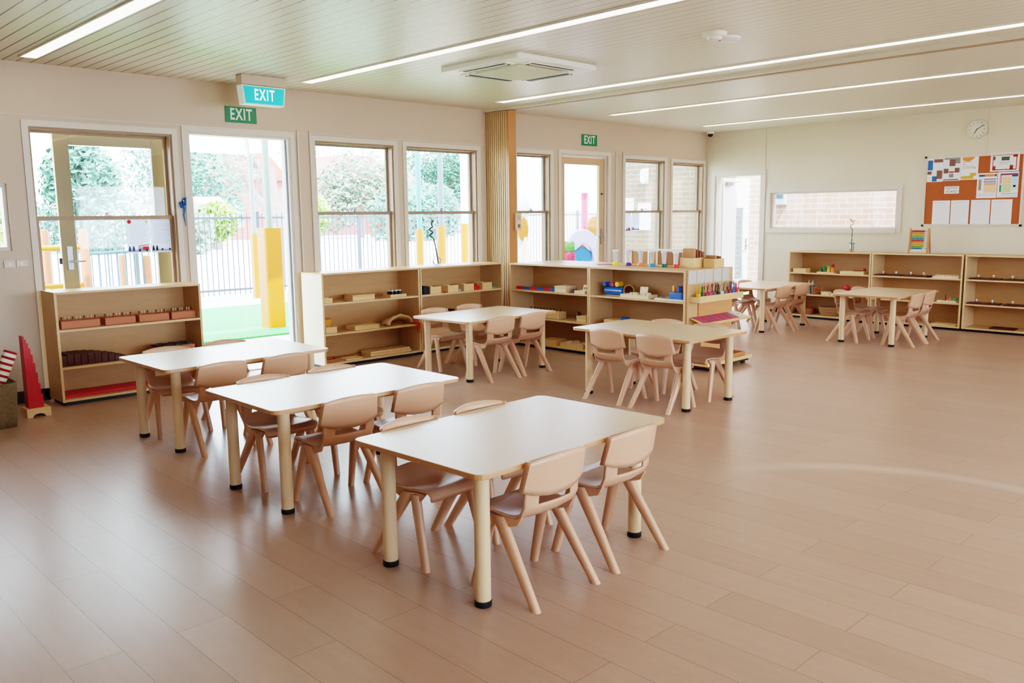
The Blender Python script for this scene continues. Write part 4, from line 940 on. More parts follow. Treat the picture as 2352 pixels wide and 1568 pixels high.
for k, cn in enumerate(cols):
    z = .285 - k*.0245; y = -.046 + z*.11 + .0
    g = MB(); hcyl(g, -.104, .104, y, z, .0015, 6); w = g.build('wire', grey_metal, o); g = MB()
    for j in range(10):
        xx = -.085 + j*.0155 + (.045 if (k == 9 and j == 9) else 0)
        g.lathe([(.004, -.0065), (.0105, -.003), (.0105, .003), (.004, .0065)], 0, 0, 10, 0, Matrix.Translation((xx, y, z)) @ Matrix.Rotation(PI/2, 4, 'Y'))
    g.build('bead_row', cm[cn], w, smooth=50)

# ------------------------------------------------------------------ red rods standing on their base + basket with mats
BX, BY = 1.835, 7.22
o = thing('rod_base', 'pale wooden base with arched cut-out, holding the standing red rods', 'stand', (BX, BY, 0))
arch = [(-.085, 0), (-.045, 0)] + [(-.045 + .045*(1 - math.cos(a)), .028*math.sin(a)) for a in [k*PI/8 for k in range(1, 8)]] + [(.045, 0), (.085, 0), (.085, .07), (-.085, .07)]
MB().prism(arch, -.075, .10, 'y').build('base', maple, o, bevel=.003)
HS = [.555, .53, .50, .46, .41, .345, .27, .185, .10]
OW = ['tallest', 'second tallest', 'third tallest', 'fourth tallest', 'middle', 'fourth shortest', 'third shortest', 'second shortest', 'shortest']
for k, h in enumerate(HS):
    x0 = -.062 + k*.0118
    tag(MB().box(0, .0114, -.05, .05, 0, h).build('standing_red_rod', red, bevel=.0008), OW[k] + ' red rod standing on the arched wooden base', 'rod', 'red rods standing in steps').location = (BX + x0 + k*.0, BY, .0705)
def stripes():
    m, nt, b = nodes('striped_mat'); tc = N(nt, 'ShaderNodeTexCoord'); sp = N(nt, 'ShaderNodeSeparateXYZ'); nt.links.new(tc.outputs['Object'], sp.inputs[0])
    mu = N(nt, 'ShaderNodeMath', operation='MULTIPLY'); mu.inputs[1].default_value = 22; nt.links.new(sp.outputs[2], mu.inputs[0])
    fr = N(nt, 'ShaderNodeMath', operation='FRACT'); nt.links.new(mu.outputs[0], fr.inputs[0]); lt = N(nt, 'ShaderNodeMath', operation='LESS_THAN'); lt.inputs[1].default_value = .42; nt.links.new(fr.outputs[0], lt.inputs[0])
    w = N(nt, 'ShaderNodeMath', operation='GREATER_THAN'); w.inputs[1].default_value = .18; nt.links.new(sp.outputs[2], w.inputs[0]); m2 = N(nt, 'ShaderNodeMath', operation='MULTIPLY'); nt.links.new(lt.outputs[0], m2.inputs[0]); nt.links.new(w.outputs[0], m2.inputs[1])
    out = mixc(nt, m2.outputs[0], hx('#eae0c8'), hx('#9a1824')); nt.links.new(out, b.inputs['Base Color']); b.inputs['Roughness'].default_value = .9; return m
sm = stripes()
o = thing('floor_basket', 'tall square woven basket on the floor at the left edge', 'basket', (1.50, 7.05, 0))
seag = plain('seagrass', '#7a6648', .9, .35, 60, bump=.8)
MB().prism(rrect(.26, .26, .04), 0, .012).build('bottom', seag, o)
P1 = rrect(.30, .30, .05); P0 = rrect(.26, .26, .045)
rows = [[(x*(1-t) + X*t, y*(1-t) + Y*t, .33*t) for (x, y), (X, Y) in zip(P0 + P0[:1], P1 + P1[:1])] for t in (0, .25, .5, .75, 1)]
b = MB().grid(rows).build('woven_side', seag, o, smooth=40); mm = b.modifiers.new('Solidify', 'SOLIDIFY'); mm.thickness = .012; mm.offset = 0
def roll(lab, x, y, ax, az, L):
    o = thing('rolled_mat', lab, 'mat', (x, y, .03), 0, 'rolled striped mats'); o.rotation_euler = (az, ax, 0)
    MB().lathe([(.044, 0), (.046, .01), (.046, L - .01), (.042, L), (.025, L - .004), (.001, L - .006)], n=20).build('roll', sm, o, smooth=40)
roll('striped rolled mat leaning right out of the floor basket', 1.43, 7.05, .42, .0, .56)
roll('striped rolled mat standing at the back of the floor basket', 1.43, 7.147, .10, .0, .48)
roll('plain-topped striped mat roll at the left of the floor basket', 1.42, 6.953, .02, .0, .42)

# ------------------------------------------------------------------ notice board wall
BY0, BY1, BZ0, BZ1 = 4.425, 3.265, 1.305, 2.185
o = thing('notice_board', 'cork notice board in a pale frame on the right wall', 'notice board', (XR, (BY0+BY1)/2, (BZ0+BZ1)/2), R90)
HW, HH = (BY0-BY1)/2, (BZ1-BZ0)/2
MB().box(-HW+.015, HW-.015, -.014, -.001, -HH+.015, HH-.015).build('cork_panel', plain('cork', '#a8572a', .85, .12, 40, bump=.3), o)
MB().box(-HW, HW, -.02, -.001, HH-.018, HH).box(-HW, HW, -.02, -.001, -HH, -HH+.018).box(-HW, -HW+.018, -.02, -.001, -HH+.018, HH-.018).box(HW-.018, HW, -.02, -.001, -HH+.018, HH-.018).build('frame', plain('alu_frame', '#d8cdbd', .4), o)
for sx in (-1, 1):
    for sz in (-1, 1): MB().box(sx*HW-.014, sx*HW+.014, -.024, -.001, sz*HH-.014, sz*HH+.014).build('corner_cap', black_plastic, o, bevel=.003)
XB = XR - .0152
def sheet(name, label, cat, x0, x1, y0, y1, marks=(), base=paper, group=None):
    """x0.. in board-photo units: u 130..1950 left to right, v 160..1465 top to bottom"""
    def Uu(x): return BY0 - (x - 130) / 1820 * (BY0 - BY1)
    def Vv(y): return BZ1 - (y - 140) / 1330 * (BZ1 - BZ0)
    ya, yb, za, zb = Uu(x0), Uu(x1), Vv(y1), Vv(y0)
    s = thing(name, label, cat, (XB, (ya+yb)/2, (za+zb)/2), R90, group); w, h = (ya-yb)/2, (zb-za)/2
    MB().box(-w, w, -.0025, -.0002, -h, h).build('sheet', base, s)
    by = {}
    for m, a, b_, c, d_ in marks: by.setdefault(m.name, (m, MB()))[1].box(-w + a*2*w, -w + b_*2*w, -.0032, -.0026, h - d_*2*h, h - c*2*h)
    for nm, (m, mb) in by.items(): mb.build('printed_area', m, s)
    return s
pb_, po_, pr_ = plain('print_blue', '#2f62a3', .7), plain('print_orange', '#e8873f', .7), plain('print_red', '#b3342f', .7)
pg_, pd_, pk_ = plain('print_grey', '#8a8582', .7, .5, 120), plain('print_photo', '#7d5348', .7, .6, 90), plain('print_pink', '#d98f96', .7)
pgold, pgreen, psky, pnavy = plain('print_gold', '#cda545', .7, .3, 60), plain('print_green', '#3f8a6a', .6), plain('print_sky', '#bcd9e2', .7), plain('print_navy', '#33477f', .7)
pplum, ppeach, plime = plain('print_plum', '#7d4663', .7), plain('print_peach', '#edc39a', .7), plain('print_lime', '#c5d29a', .7)
sheet('photo_poster', 'blue and white photo poster, leftmost at the top of the notice board', 'poster', 165, 475, 165, 620, [(pb_, .04, .36, .08, .50), (pd_, .42, .98, .04, .18), (pd_, .03, .30, .55, .68), (pd_, .62, .97, .52, .88), (pb_, .34, .64, .76, .98)], group='posters on the notice board')
sheet('photo_poster', 'grey photo collage poster, second at the top of the notice board', 'poster', 478, 805, 158, 608, [(pg_, .05, .97, .03, .10), (pd_, .35, .70, .10, .38), (pg_, .70, .97, .08, .28), (pd_, .04, .32, .48, .68), (pr_, .34, .66, .60, .66), (pd_, .68, .95, .46, .66), (pg_, .36, .62, .70, .86), (pnavy, .04, .92, .93, .97)], group='posters on the notice board')
s = sheet('photo_poster', 'poster with an orange curve and golden border, third at the board top', 'poster', 808, 1135, 150, 600, [(pg_, .10, .60, .24, .26), (pg_, .10, .30, .34, .36), (pg_, .1, .75, .44, .455), (pg_, .1, .7, .5, .515), (pgold, .05, .75, .84, .97), (pgold, .55, .9, .72, .84), (pgreen, .72, .85, .50, .53)], group='posters on the notice board')
MB().prism([(-.085, .13), (-.085, .10)] + [(-.085 + .15*t, .10 - .05*math.sin(t*PI*.6) + .08*t*t) for t in (.1, .3, .5, .7, .9)] + [(.06, .135)], -.0038, -.0026, 'y').build('orange_curve', po_, s)
s = sheet('award_certificate', 'white certificate with a red decorated border, top right of the board', 'certificate', 1350, 1855, 125, 468, [(pr_, .08, .92, .10, .15), (pr_, .08, .92, .88, .93), (pr_, .075, .10, .10, .93), (pr_, .89, .92, .10, .93), (pr_, .78, .94, .08, .25), (plain('print_forest', '#46573a', .7), .38, .66, .22, .42), (pg_, .30, .70, .50, .52), (pg_, .28, .72, .60, .615), (pr_, .09, .19, .70, .93), (plain('print_maroon', '#7d2f28', .7), .68, .80, .68, .92), (pd_, .09, .17, .20, .38)])
sheet('rainbow_chart', 'white chart with blue-orange header and peach panel on the board', 'chart', 1130, 1490, 488, 955, [(pnavy, .08, .38, .06, .14), (po_, .38, .88, .05, .14), (pnavy, .88, .97, .05, .14), (pnavy, .34, .95, .23, .26), (plain('print_lilac', '#a99cc0', .7), .34, .95, .30, .40), (po_, .36, .96, .42, .46), (ppeach, .36, .96, .46, .78), (pg_, .08, .22, .25, .68), (pg_, .06, .95, .84, .85), (pg_, .06, .9, .9, .91)])
sheet('rainbow_chart', 'white chart with plum header and green side bar, right on the board', 'chart', 1500, 1865, 480, 950, [(pplum, .12, .97, .06, .13), (pk_, .10, .20, .13, .46), (pgreen, .10, .20, .50, .78), (pnavy, .68, .97, .13, .19), (psky, .70, .97, .19, .70), (ppeach, .24, .66, .18, .45), (plime, .24, .66, .46, .80), (pgold, .76, .88, .52, .60), (pg_, .2, .97, .84, .86), (psky, .2, .97, .9, .95)])
s = sheet('board_label', 'small white NOTICE BOARD label in the middle of the cork', 'label', 525, 803, 715, 855)
text('NOTICE', .040, ink_dark, s, Matrix.Translation((0, -.0028, .021)) @ Matrix.Rotation(PI/2, 4, 'X'), sx=.95, ext=.0004)
text('BOARD', .040, ink_dark, s, Matrix.Translation((0, -.0028, -.021)) @ Matrix.Rotation(PI/2, 4, 'X'), sx=.95, ext=.0004)
faint = plain('faint_print', '#cfcdd0', .8)
for k, (x0, x1) in enumerate(((315, 652), (670, 1010), (1045, 1395), (1415, 1785))):
    sheet('paper_sheet', ['leftmost', 'second', 'third', 'rightmost'][k] + ' plain white sheet along the bottom of the notice board', 'paper', x0, x1, 985, 1442, [(faint, .12, .75, .08, .105)] + [(faint, .1, .85, .2 + j*.09, .206 + j*.09) for j in range(8)], group='plain sheets on the notice board')
# clock
o = thing('wall_clock', 'round white wall clock high on the right wall', 'clock', (XR, 3.83, 2.50), R90)
Mc = Matrix.Rotation(PI/2, 4, 'X')
MB().lathe([(.118, .001), (.118, .025), (.110, .035), (.104, .035), (.104, .012)], 0, 0, 36, 0, Mc).build('rim', plain('clock_rim', '#d8d2ba', .35), o, smooth=40)
MB().lathe([(.105, .002), (.105, .014)], 0, 0, 36, 0, Mc).build('dial', plain('clock_dial', '#e6e2ce', .4), o, smooth=40)
g = MB()
for k in range(12):
    g.mbox(Matrix.Rotation(k*PI/6, 4, 'Y'), -.004, .004, -.0155, -.0145, .075, .095)
g.build('hour_marks', ink, o)
MB().mbox(Matrix.Rotation(math.radians(57), 4, 'Y'), -.003, .003, -.019, -.017, -.012, .085).build('minute_hand', ink_dark, o)
MB().mbox(Matrix.Rotation(math.radians(209), 4, 'Y'), -.004, .004, -.021, -.0195, -.012, .060).build('hour_hand', ink_dark, o)

# posters on windows
def fire_poster(label, x, z, w, h, truck, side=-1, y=None):
    o = thing('window_poster', label, 'poster', (x, y if y else YW + .070, z), 0 if side < 0 else PI, 'safety posters on the windows')
    MB().box(-w/2, w/2, -.002, 0, -h/2, h/2).build('sheet', poster_paper, o)
    g = MB()
    for k in range(12): g.box(-w*.36, w*(.36 - .1*(k % 3 == 2)), -.0027, -.0021, h*.36 - k*h*.052, h*.36 - k*h*.052 + .0025)
    g.build('printed_text', ink, o)
    MB().box(-w*.47, w*.47, -.0026, -.0021, -h*.47, -h*.40).build('ground_strip', plain('poster_ground', '#b9c79a' if not truck else '#aab6cf', .7), o)
    mt = plain('poster_red', '#cf2a33', .6)
    if truck:
        MB().box(-w*.05, w*.16, -.0030, -.0027, -h*.42, -h*.33).build('engine_body', plain('poster_grey', '#9a99a8', .6), o)
        MB().box(w*.16, w*.42, -.0030, -.0027, -h*.42, -h*.31).mbox(Matrix.Translation((-.05*w, 0, -h*.31)) @ Matrix.Rotation(-.12, 4, 'Y'), 0, w*.48, -.0030, -.0027, 0, h*.025).build('engine_cab', mt, o)
        MB().lathe([(.011, .0030), (.011, .0034)], w*.02, 0, 12, 0, Matrix.Translation((0, 0, -h*.42)) @ Mc).lathe([(.011, .0030), (.011, .0034)], w*.33, 0, 12, 0, Matrix.Translation((0, 0, -h*.42)) @ Mc).build('wheel', ink_dark, o)
        MB().lathe([(.018, .0024), (.018, .0030)], -w*.36, 0, 14, 0, Matrix.Translation((0, 0, h*.44)) @ Mc).build('red_badge', mt, o)
        MB().lathe([(.016, .0024), (.016, .0030)], w*.38, 0, 3, 0, Matrix.Translation((0, 0, h*.43)) @ Mc).build('yellow_badge', yellow, o)
    else:
        for xx in (w*.0, w*.34): MB().lathe([(.010, .0030), (.010, .0034)], xx, 0, 12, 0, Matrix.Translation((0, 0, -h*.41)) @ Mc).build('wheel', ink_dark, o)
    for xx in (-w*.40, -w*.24): MB().box(xx - .010, xx + .010, -.0032, -.0027, -h*.44, -h*.34).lathe([(.008, .0027), (.008, .0032)], xx, 0, 10, 0, Matrix.Translation((0, 0, -h*.315)) @ Mc).build('figure_icon', pnavy if truck else ink_dark, o)
fire_poster('safety poster with red fire engine, left sheet on the large left window', 2.950, 1.345, .205, .295, True)
fire_poster('safety poster with small vehicles, right sheet on the large left window', 3.157, 1.345, .200, .295, False)
fire_poster('small safety poster with red engine on the window right of the tan door', 9.935, 1.385, .19, .28, True)
fire_poster('pale safety poster right of the engine poster on the window beyond the tan door', 10.14, 1.395, .19, .28, False)

# ------------------------------------------------------------------ outside
conc = plain('pale_concrete', '#d6d0ca', .9, .05, 1.5)
struct(MB().box(-40, 70, YW + .15, 80, -.12, -.02).build('ground', conc))
struct(MB().box(XR + .15, 40, -20, YW + .15, -.12, -.02).box(-40, XR + .15, -40, YF - .15, -.12, -.02).build('ground_path', conc))
turf = MB().box(2.6, 9.4, 10.06, 13.9, -.02, .004).build('artificial_turf', plain('turf_green', '#3f9440', .9, .25, 30, bump=.6)); tag(turf, 'green artificial turf mat outside the doorway', 'turf', kind='stuff')
struct(MB().box(XL, 12.1, YW + .15, 9.15, 2.62, 2.74).build('roof_eave', plain('eave_white', '#c9d0b4', .6)))
struct(MB().box(XL - .3, XR + .3, YF - .5, YW + .15, ZC + .12, ZC + .3).build('roof_slab', plain('roof_grey', '#9a9a98', .7)))
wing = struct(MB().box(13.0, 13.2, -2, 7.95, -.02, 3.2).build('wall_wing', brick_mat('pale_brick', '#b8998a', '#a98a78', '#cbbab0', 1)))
struct(MB().box(13.0, 13.2, 7.95, 10.75, -.02, 3.2).build('wall_yard', brick_mat('shaded_brick', '#75664f', '#695b48', '#8a7d6c', 1)))  # same brick wall, eave shade put into its darker colour
o = thing('wall_lamp', 'pale oval bulkhead lamp on the outside brick wall', 'lamp', (13.0, 9.86, 2.19), R90)
MB().box(-.075, .075, -.03, 0, -.14, .14).build('backplate', white_plastic, o, bevel=.01); MB().prism(rrect(.14, .26, .06), .03, .09, 'y', Matrix.Scale(-1, 4, (0, 1, 0))).build('shade', plain('lamp_shade', '#e3ece4', .3), o, bevel=.015)
o = thing('meter_box', 'grey meter box on the brick wall seen through the slot window', 'box', (13.0, 7.10, 1.74), R90); MB().box(-.10, .10, -.08, 0, -.12, .10).build('case', plain('meter_grey', '#a9b4ba', .5), o, bevel=.01); MB().box(-.07, .07, -.084, -.08, -.02, .06).build('window', tinted_glass, o)
for k, (y0, z0, w, h) in enumerate(((10.30, 1.62, .34, .36), (9.88, 1.45, .30, .50))):
    o = thing('wall_notice', ['white notice sheet on the brick wall, left one beyond the tan door', 'white notice sheet on the brick wall, right one beyond the tan door'][k], 'poster', (13.0, y0, z0), R90); MB().box(-w/2, w/2, -.006, -.001, -h/2, h/2).build('sheet', paper, o); MB().box(-w*.35, w*.35, -.0068, -.0062, h*.25, h*.3).build('printed_text', ink, o)

# fence
fence_m = plain('fence_grey', '#3c404a', .6)
def fence(name, label, x0, x1, y, z0=-.02, h=1.62, bay=2.4, sp=.106, rail_top=1.53):
    f = thing(name, label, 'fence', (x0, y, z0)); L = x1 - x0; n = max(1, round(L / bay)); b = L / n
    for k in range(n + 1): MB().box(k*b - .03, k*b + .03, -.03, .03, 0, h + .03).build('post', fence_m, f)
    for k in range(n):
        g = MB(); m = int(b / sp)
        for j in range(1, m): xx = k*b + j*b/m; g.box(xx - .008, xx + .008, -.008, .008, .06, h)
        g.box(k*b, (k+1)*b, -.012, .012, rail_top - .02, rail_top + .02).box(k*b, (k+1)*b, -.012, .012, .14, .18); g.build('picket_panel', fence_m, f)
fence('picket_fence', 'long grey metal picket fence across the yard outside', -6, 27, 15.6)

# shade posts with yellow pads
pad_y = plain('pad_yellow', '#a85c00', .5, .05)
pole_m = plain('pole_grey_green', '#6f7d75', .4)
def post(label, x, y, w, padh, poleh, pr, rnd=False, pm=pole_m, pad=pad_y, cm_=None):
    o = thing('padded_post', label, 'post', (x, y, -.02), 0, 'padded shade posts')
    MB().cyl(0, 0, pr, padh, poleh, 14).build('pole', pm, o, smooth=40)
    (MB().cyl(0, 0, w/2, 0, padh, 20) if rnd else MB().prism(rrect(w, w, w*.18), 0, padh)).build('pad', pad, o, smooth=40 if rnd else None); return o
post('big yellow padded shade post on the turf outside the doorway', 5.80, 10.78, .265, 1.360, 2.62, .045).location.z = .0045
post('thin distant yellow padded post left of the big yellow one', 7.86, 15.2, .13, 1.22, 2.72, .045)
post('left round yellow padded post seen through the vase window', 10.12, 13.0, .15, 1.28, 3.0, .05, True, plain('pole_teal', '#4f8a8e', .4))
post('middle round yellow padded post behind the bulb vase', 10.66, 13.0, .18, 1.33, 4.2, .055, True, plain('pole_slate', '#5a6672', .4))
post('right round yellow padded post seen through the vase window', 11.26, 13.0, .16, 1.37, 4.2, .075, True, plain('pole_white', '#e3e9ee', .4))
post('pink-red post with yellow pad seen through the tan door', 13.05, 11.4, .14, 1.22, 1.95, .07, True, plain('pole_pink', '#c03058', .4))
# shade sails
def sailmat():
    m, nt, b = nodes('sail_cloth'); no = N(nt, 'ShaderNodeTexNoise', Scale=.8); out = mixc(nt, no.outputs['Fac'], hx('#dfe4e2'), hx('#e9ecea')); nt.links.new(out, b.inputs['Base Color']); b.inputs['Roughness'].default_value = .9
    t = N(nt, 'ShaderNodeBsdfTranslucent'); t.inputs[0].default_value = hx('#e6eae8'); mx = N(nt, 'ShaderNodeMixShader', Fac=.55); o = nt.nodes['Material Output']
    nt.links.new(b.outputs[0], mx.inputs[1]); nt.links.new(t.outputs[0], mx.inputs[2]); nt.links.new(mx.outputs[0], o.inputs[0]); return m
sail_m = sailmat()
def sail(label, c, strap=None):
    o = thing('shade_sail', label, 'shade sail', (0, 0, 0), 0, 'white shade sails'); n = 10; rows = []
    c = [Vector(p) for p in c]
    for i in range(n + 1):
        t = i / n; r = []
        for j in range(n + 1):
            u = j / n; p = (c[0]*(1-u) + c[1]*u)*(1-t) + (c[3]*(1-u) + c[2]*u)*t
            q = 4*u*(1-u)*t*(1-t); r.append((p.x, p.y, p.z - .12*q))
        rows.append(r)
    MB().grid(rows).build('cloth', sail_m, o, smooth=60)
    if strap: MB().tube(strap, .03, 6).build('edge_strap', plain('strap_cream', '#e8e2b4', .6), o)
sail('left white shade sail over the yard', [(-4, 15.4, 2.78), (7.80, 15.2, 2.68), (4.85, 9.5, 2.64), (-4, 9.4, 2.95)], [(7.80, 15.2, 2.67), (4.85, 9.5, 2.63)])
sail('right white shade sail over the yard', [(7.85, 15.2, 2.70), (11.7, 15.9, 3.05), (9.6, 9.8, 3.4), (4.9, 9.5, 2.66)])

# playground climbing frame outside the left window
peach = plain('peach_post', '#b8694a', .6); ybar = plain('yellow_bar', '#a46a00', .5); bcage = plain('blue_grey_bar', '#3f6480', .5)
o = thing('climbing_frame', 'climbing frame with peach posts and yellow rails outside the left window', 'climbing frame', (0, 0, -.02))
for x, y, h in ((3.02, 10.9, 1.38), (3.22, 10.2, 1.38), (3.98, 11.2, 1.05), (4.05, 10.6, 1.05)):
    MB().lathe([(.05, 0), (.05, h), (.04, h + .03), (.001, h + .04)], x, y, 14).build('post', peach, o, smooth=40)
for (a, b_) in (((1.6, 10.25, 1.22), (3.22, 10.2, 1.22)), ((1.6, 10.25, .80), (3.22, 10.2, .80)), ((1.7, 10.95, .80), (3.02, 10.9, .80))): MB().tube([a, b_], .03, 10).build('rail', ybar, o, smooth=40)
g = MB().tube([(3.22, 10.2, 1.14), (4.05, 10.6, 1.14)], .018, 6).tube([(3.22, 10.2, .66), (4.05, 10.6, .66)], .022, 6)
for k in range(7): t = (k + .5) / 7; g.tube([(3.22 + .83*t, 10.2 + .4*t, .66), (3.22 + .83*t, 10.2 + .4*t, 1.14)], .010, 6)
g.build('bar_panel', bcage, o)
for k, (x, y, z, m, nm) in enumerate(((2.50, 9.55, .62, teal, 'teal'), (2.86, 9.62, .60, orange, 'orange'))):
    o = thing('toy_tub', '%s toy tub on a low stand outside the left window' % nm, 'tub', (x, y, -.02)); MB().lathe([(.13, z), (.16, z+.2), (.145, z+.2), (.12, z+.02), (.001, z+.02)], n=18).build('tub', m, o, smooth=40); MB().box(-.12, .12, -.12, .12, 0, z - .001).build('stand', plain('stand_grey', '#c9c9cf', .6), o)
# white caddy beside the doorway
o = thing('outdoor_caddy', 'grey plastic caddy with pink picture just outside the doorway', 'caddy', (5.08, 8.62, -.02))
MB().box(-.12, .12, -.08, .08, .22, .50).build('bin', plain('caddy_grey', '#c5c5cc', .5), o, bevel=.01)
for sx in (-1, 1):
    for sy in (-1, 1): MB().cyl(sx*.10, sy*.06, .008, 0, .22, 8).build('leg', white_plastic, o)
MB().box(-.07, .05, -.084, -.08, .27, .44).build('picture', pink, o)
MB().tube([(-.10, 0, .5), (-.05, 0, .56), (.05, 0, .54), (.1, 0, .5)], .012, 8).build('handle', plain('caddy_handle', '#a0466a', .5), o)

# slide seen through the tan door
o = thing('animal_slide', 'blue and white plastic slide with a big yellow ear outside the tan door', 'slide', (12.50, 11.0, -.02), -.6)
arch = [(-.36, 0), (-.36, .7)] + [(-.36*math.cos(a), .75 + .50*math.sin(a)) for a in [k*PI/10 for k in range(11)]] + [(.42, .5), (.46, 0), (.24, 0), (.22, .6)] + [(.2*math.cos(a), .72 + .24*math.sin(a)) for a in [k*PI/8 for k in range(9)]] + [(-.2, 0)]
MB().prism(arch, -.12, .12, 'y').build('arch', plain('slide_lavender', '#8a8ab4', .4), o, bevel=.02)
MB().prism([(-.19, 0), (-.19, .8), (.0, .95), (.19, .8), (.19, 0)], -.06, .08, 'y').build('chute', plain('slide_blue', '#064f80', .35), o, bevel=.02)
MB().prism([(.22*math.cos(a)*.75 + .27, 1.30 + .2*math.sin(a)) for a in [k*PI/9 for k in range(18)]], -.05, .03, 'y').build('ear', plain('slide_yellow', '#945400', .4), o, bevel=.02)
o = thing('pyramid_toy', 'tall green, red and purple banded toy in front of the slide', 'toy', (11.52, 10.45, -.02))
for k, (z0, z1, r, m) in enumerate(((0, .62, .10, plain('toy_violet', '#7a2a90', .4)), (.62, .86, .12, plain('toy_rose', '#901838', .4)), (.86, 1.05, .12, plain('toy_leaf', '#2f6a28', .4)))):
    MB().lathe([(r*.9, z0), (r, z0 + .03), (r*.95, z1 - .03), (r*.8, z1)], n=18).build('band', m, o, smooth=40)
o = thing('striped_float', 'orange post with black and white stripes beside the slide', 'toy', (11.28, 10.6, -.02))
MB().cyl(0, 0, .11, 0, 1.22, 16).build('body', plain('float_orange', '#9c4a06', .4), o, smooth=40)
MB().cyl(0, 0, .114, .62, .70, 16).cyl(0, 0, .114, .94, 1.02, 16).build('black_stripe', black_plastic, o, smooth=40); MB().cyl(0, 0, .118, .64, .68, 16).cyl(0, 0, .118, .96, 1.0, 16).build('white_stripe', white_plastic, o, smooth=40)
o = thing('play_stand', 'white play stand with a yellow ear and leaning pink pole', 'toy', (11.22, 11.4, -.02))
MB().lathe([(.30, 0), (.22, .5), (.16, 1.0), (.10, 1.2)], n=18).build('body', plain('stand_white', '#e3eee8', .4), o, smooth=40); MB().sphere((0, 0, 1.66), .2, sz=1.2).build('head', plain('head_grey', '#d0dcd8', .4), o, smooth=60)
MB().cyl(0, 0, .06, 1.15, 1.5, 12).build('neck', plain('stand_white', '#e3eee8', .4), o, smooth=40)
MB().prism([(.13*math.cos(a) - .10, 1.27 + .22*math.sin(a)) for a in [k*PI/9 for k in range(18)]], -.22, -.16, 'y').build('ear', plain('slide_yellow', '#945400', .4), o, bevel=.02)
MB().tube([(-.40, -.3, 0), (-.08, -.24, 1.12)], .03, 8).build('leaning_pole', plain('pole_peach', '#e6b49a', .5), o, smooth=40)

# trees and houses beyond the fence
def leafmat(nm, h): 
    m = plain('leaf_' + nm, h, .8, .35, 3.0); return m
LM = {'lime': leafmat('lime', '#6f8f38'), 'blue': leafmat('blue', '#48705a'), 'green': leafmat('green', '#4a7a4a'), 'grey': leafmat('grey', '#72826a'), 'deep': leafmat('deep', '#3c6b4e')}
bark = plain('bark', '#7c6a66', .9, .3, 12)
def tree(label, x, y, blobs, lm, trunk=.15, n=700, size=.10, F=2.0, seed=1):
    rnd = random.Random(seed); x *= F; y *= F; blobs = [(a*F, b*F, F*c - 1.49*(F - 1), d*F, e*F) for a, b, c, d, e in blobs]; trunk *= F; size *= F; n *= 3
    o = thing('tree', label, 'tree', (x, y, -.02), 0, 'trees beyond the fence'); top = max(b[2] for b in blobs)
    tr = MB().tube([(0, 0, 0), (.05, 0, top*.4), (0, .05, top*.8)], [trunk, trunk*.8, trunk*.4], 8)
    for b in blobs: tr.tube([(0, 0, min(b[2], top*.45)), (b[0]*.5, b[1]*.5, b[2]*.75), (b[0], b[1], b[2])], [trunk*.75, trunk*.5, trunk*.15], 7)
    tr.build('trunk', bark, o, smooth=50)
    g = MB()
    for (bx, by, bz, rx, rz) in blobs:
        for k in range(n):
            while True:
                p = Vector((rnd.uniform(-1, 1), rnd.uniform(-1, 1), rnd.uniform(-1, 1)))
                if .3 < p.length < 1: break
            c = Vector((bx + p.x*rx, by + p.y*rx, max(.15, bz + p.z*rz))); a = Vector((rnd.gauss(0, 1), rnd.gauss(0, 1), rnd.gauss(0, 1))).normalized(); b2 = a.orthogonal().normalized(); s_ = size*rnd.uniform(.6, 1.3)
            g.add([c - a*s_, c + b2*s_*.5, c + a*s_, c - b2*s_*.5], [(0, 1, 2, 3)])
    g.build('foliage', LM[lm], o, fix=False)
tree('yellow-green tree at the left of the large window view', 3.6, 19.5, [(0, 0, 2.2, 1.0, 1.3), (.5, .3, 1.6, 1.0, 1.3)], 'lime', seed=2)
tree('bluish conifer in the middle of the large left window', 7.0, 22, [(0, 0, 3.3, .4, .6), (0, 0, 2.5, .9, .9), (0, 0, 1.5, 1.2, 1.2)], 'blue', seed=3, n=600)
tree('pale shrub right of the bluish conifer', 7.9, 18.6, [(0, 0, 1.2, .7, .8)], 'grey', seed=4, n=500)
tree('rounded blue-green tree at the right of the large window view', 11.3, 26.9, [(0, 0, 3.2, 1.6, 1.9), (1.0, 0, 2.4, 1.4, 1.5)], 'blue', seed=5)
tree('bright green bush left of the brick house in the doorway view', 9.7, 20.8, [(0, 0, 1.45, .6, .5), (-.6, 0, 1.4, .5, .5)], 'lime', seed=6, n=450)
tree('old grey-barked tree with sparse leaves in the doorway view', 9.6, 17.6, [(-.9, 0, 2.7, .6, .5), (.9, .2, 3.0, .7, .6), (-.5, .2, 3.3, .7, .5)], 'grey', trunk=.22, n=130, size=.06, F=1.0, seed=7)
tree('big leafy tree in the left half of the double window view', 18.6, 27.5, [(0, 0, 2.9, 1.4, 1.3), (1.3, 0, 2.5, 1.2, 1.2), (-1.2, 0, 2.2, 1.1, 1.3)], 'grey', seed=8)
tree('second blue-green bush below the big leafy tree', 16.8, 22.3, [(0, 0, 1.5, 1.3, 1.1), (1.2, 0, 1.6, .9, 1.0)], 'blue', seed=9, n=500)
tree('lime bush at the left of the double window view', 14.0, 23.5, [(0, 0, 1.6, .7, .8)], 'lime', seed=10, n=450)
tree('tall green tree filling the top of the vase window', 22.9, 28, [(0, 0, 4.2, 1.7, 1.4), (1.8, 0, 4.0, 1.7, 1.6), (.5, 0, 3.0, 1.5, 1.1)], 'deep', trunk=.25, seed=11)
tree('green bush at the left of the vase window view', 23.1, 31.3, [(0, 0, 2.0, .9, 1.1)], 'blue', seed=12, n=450)
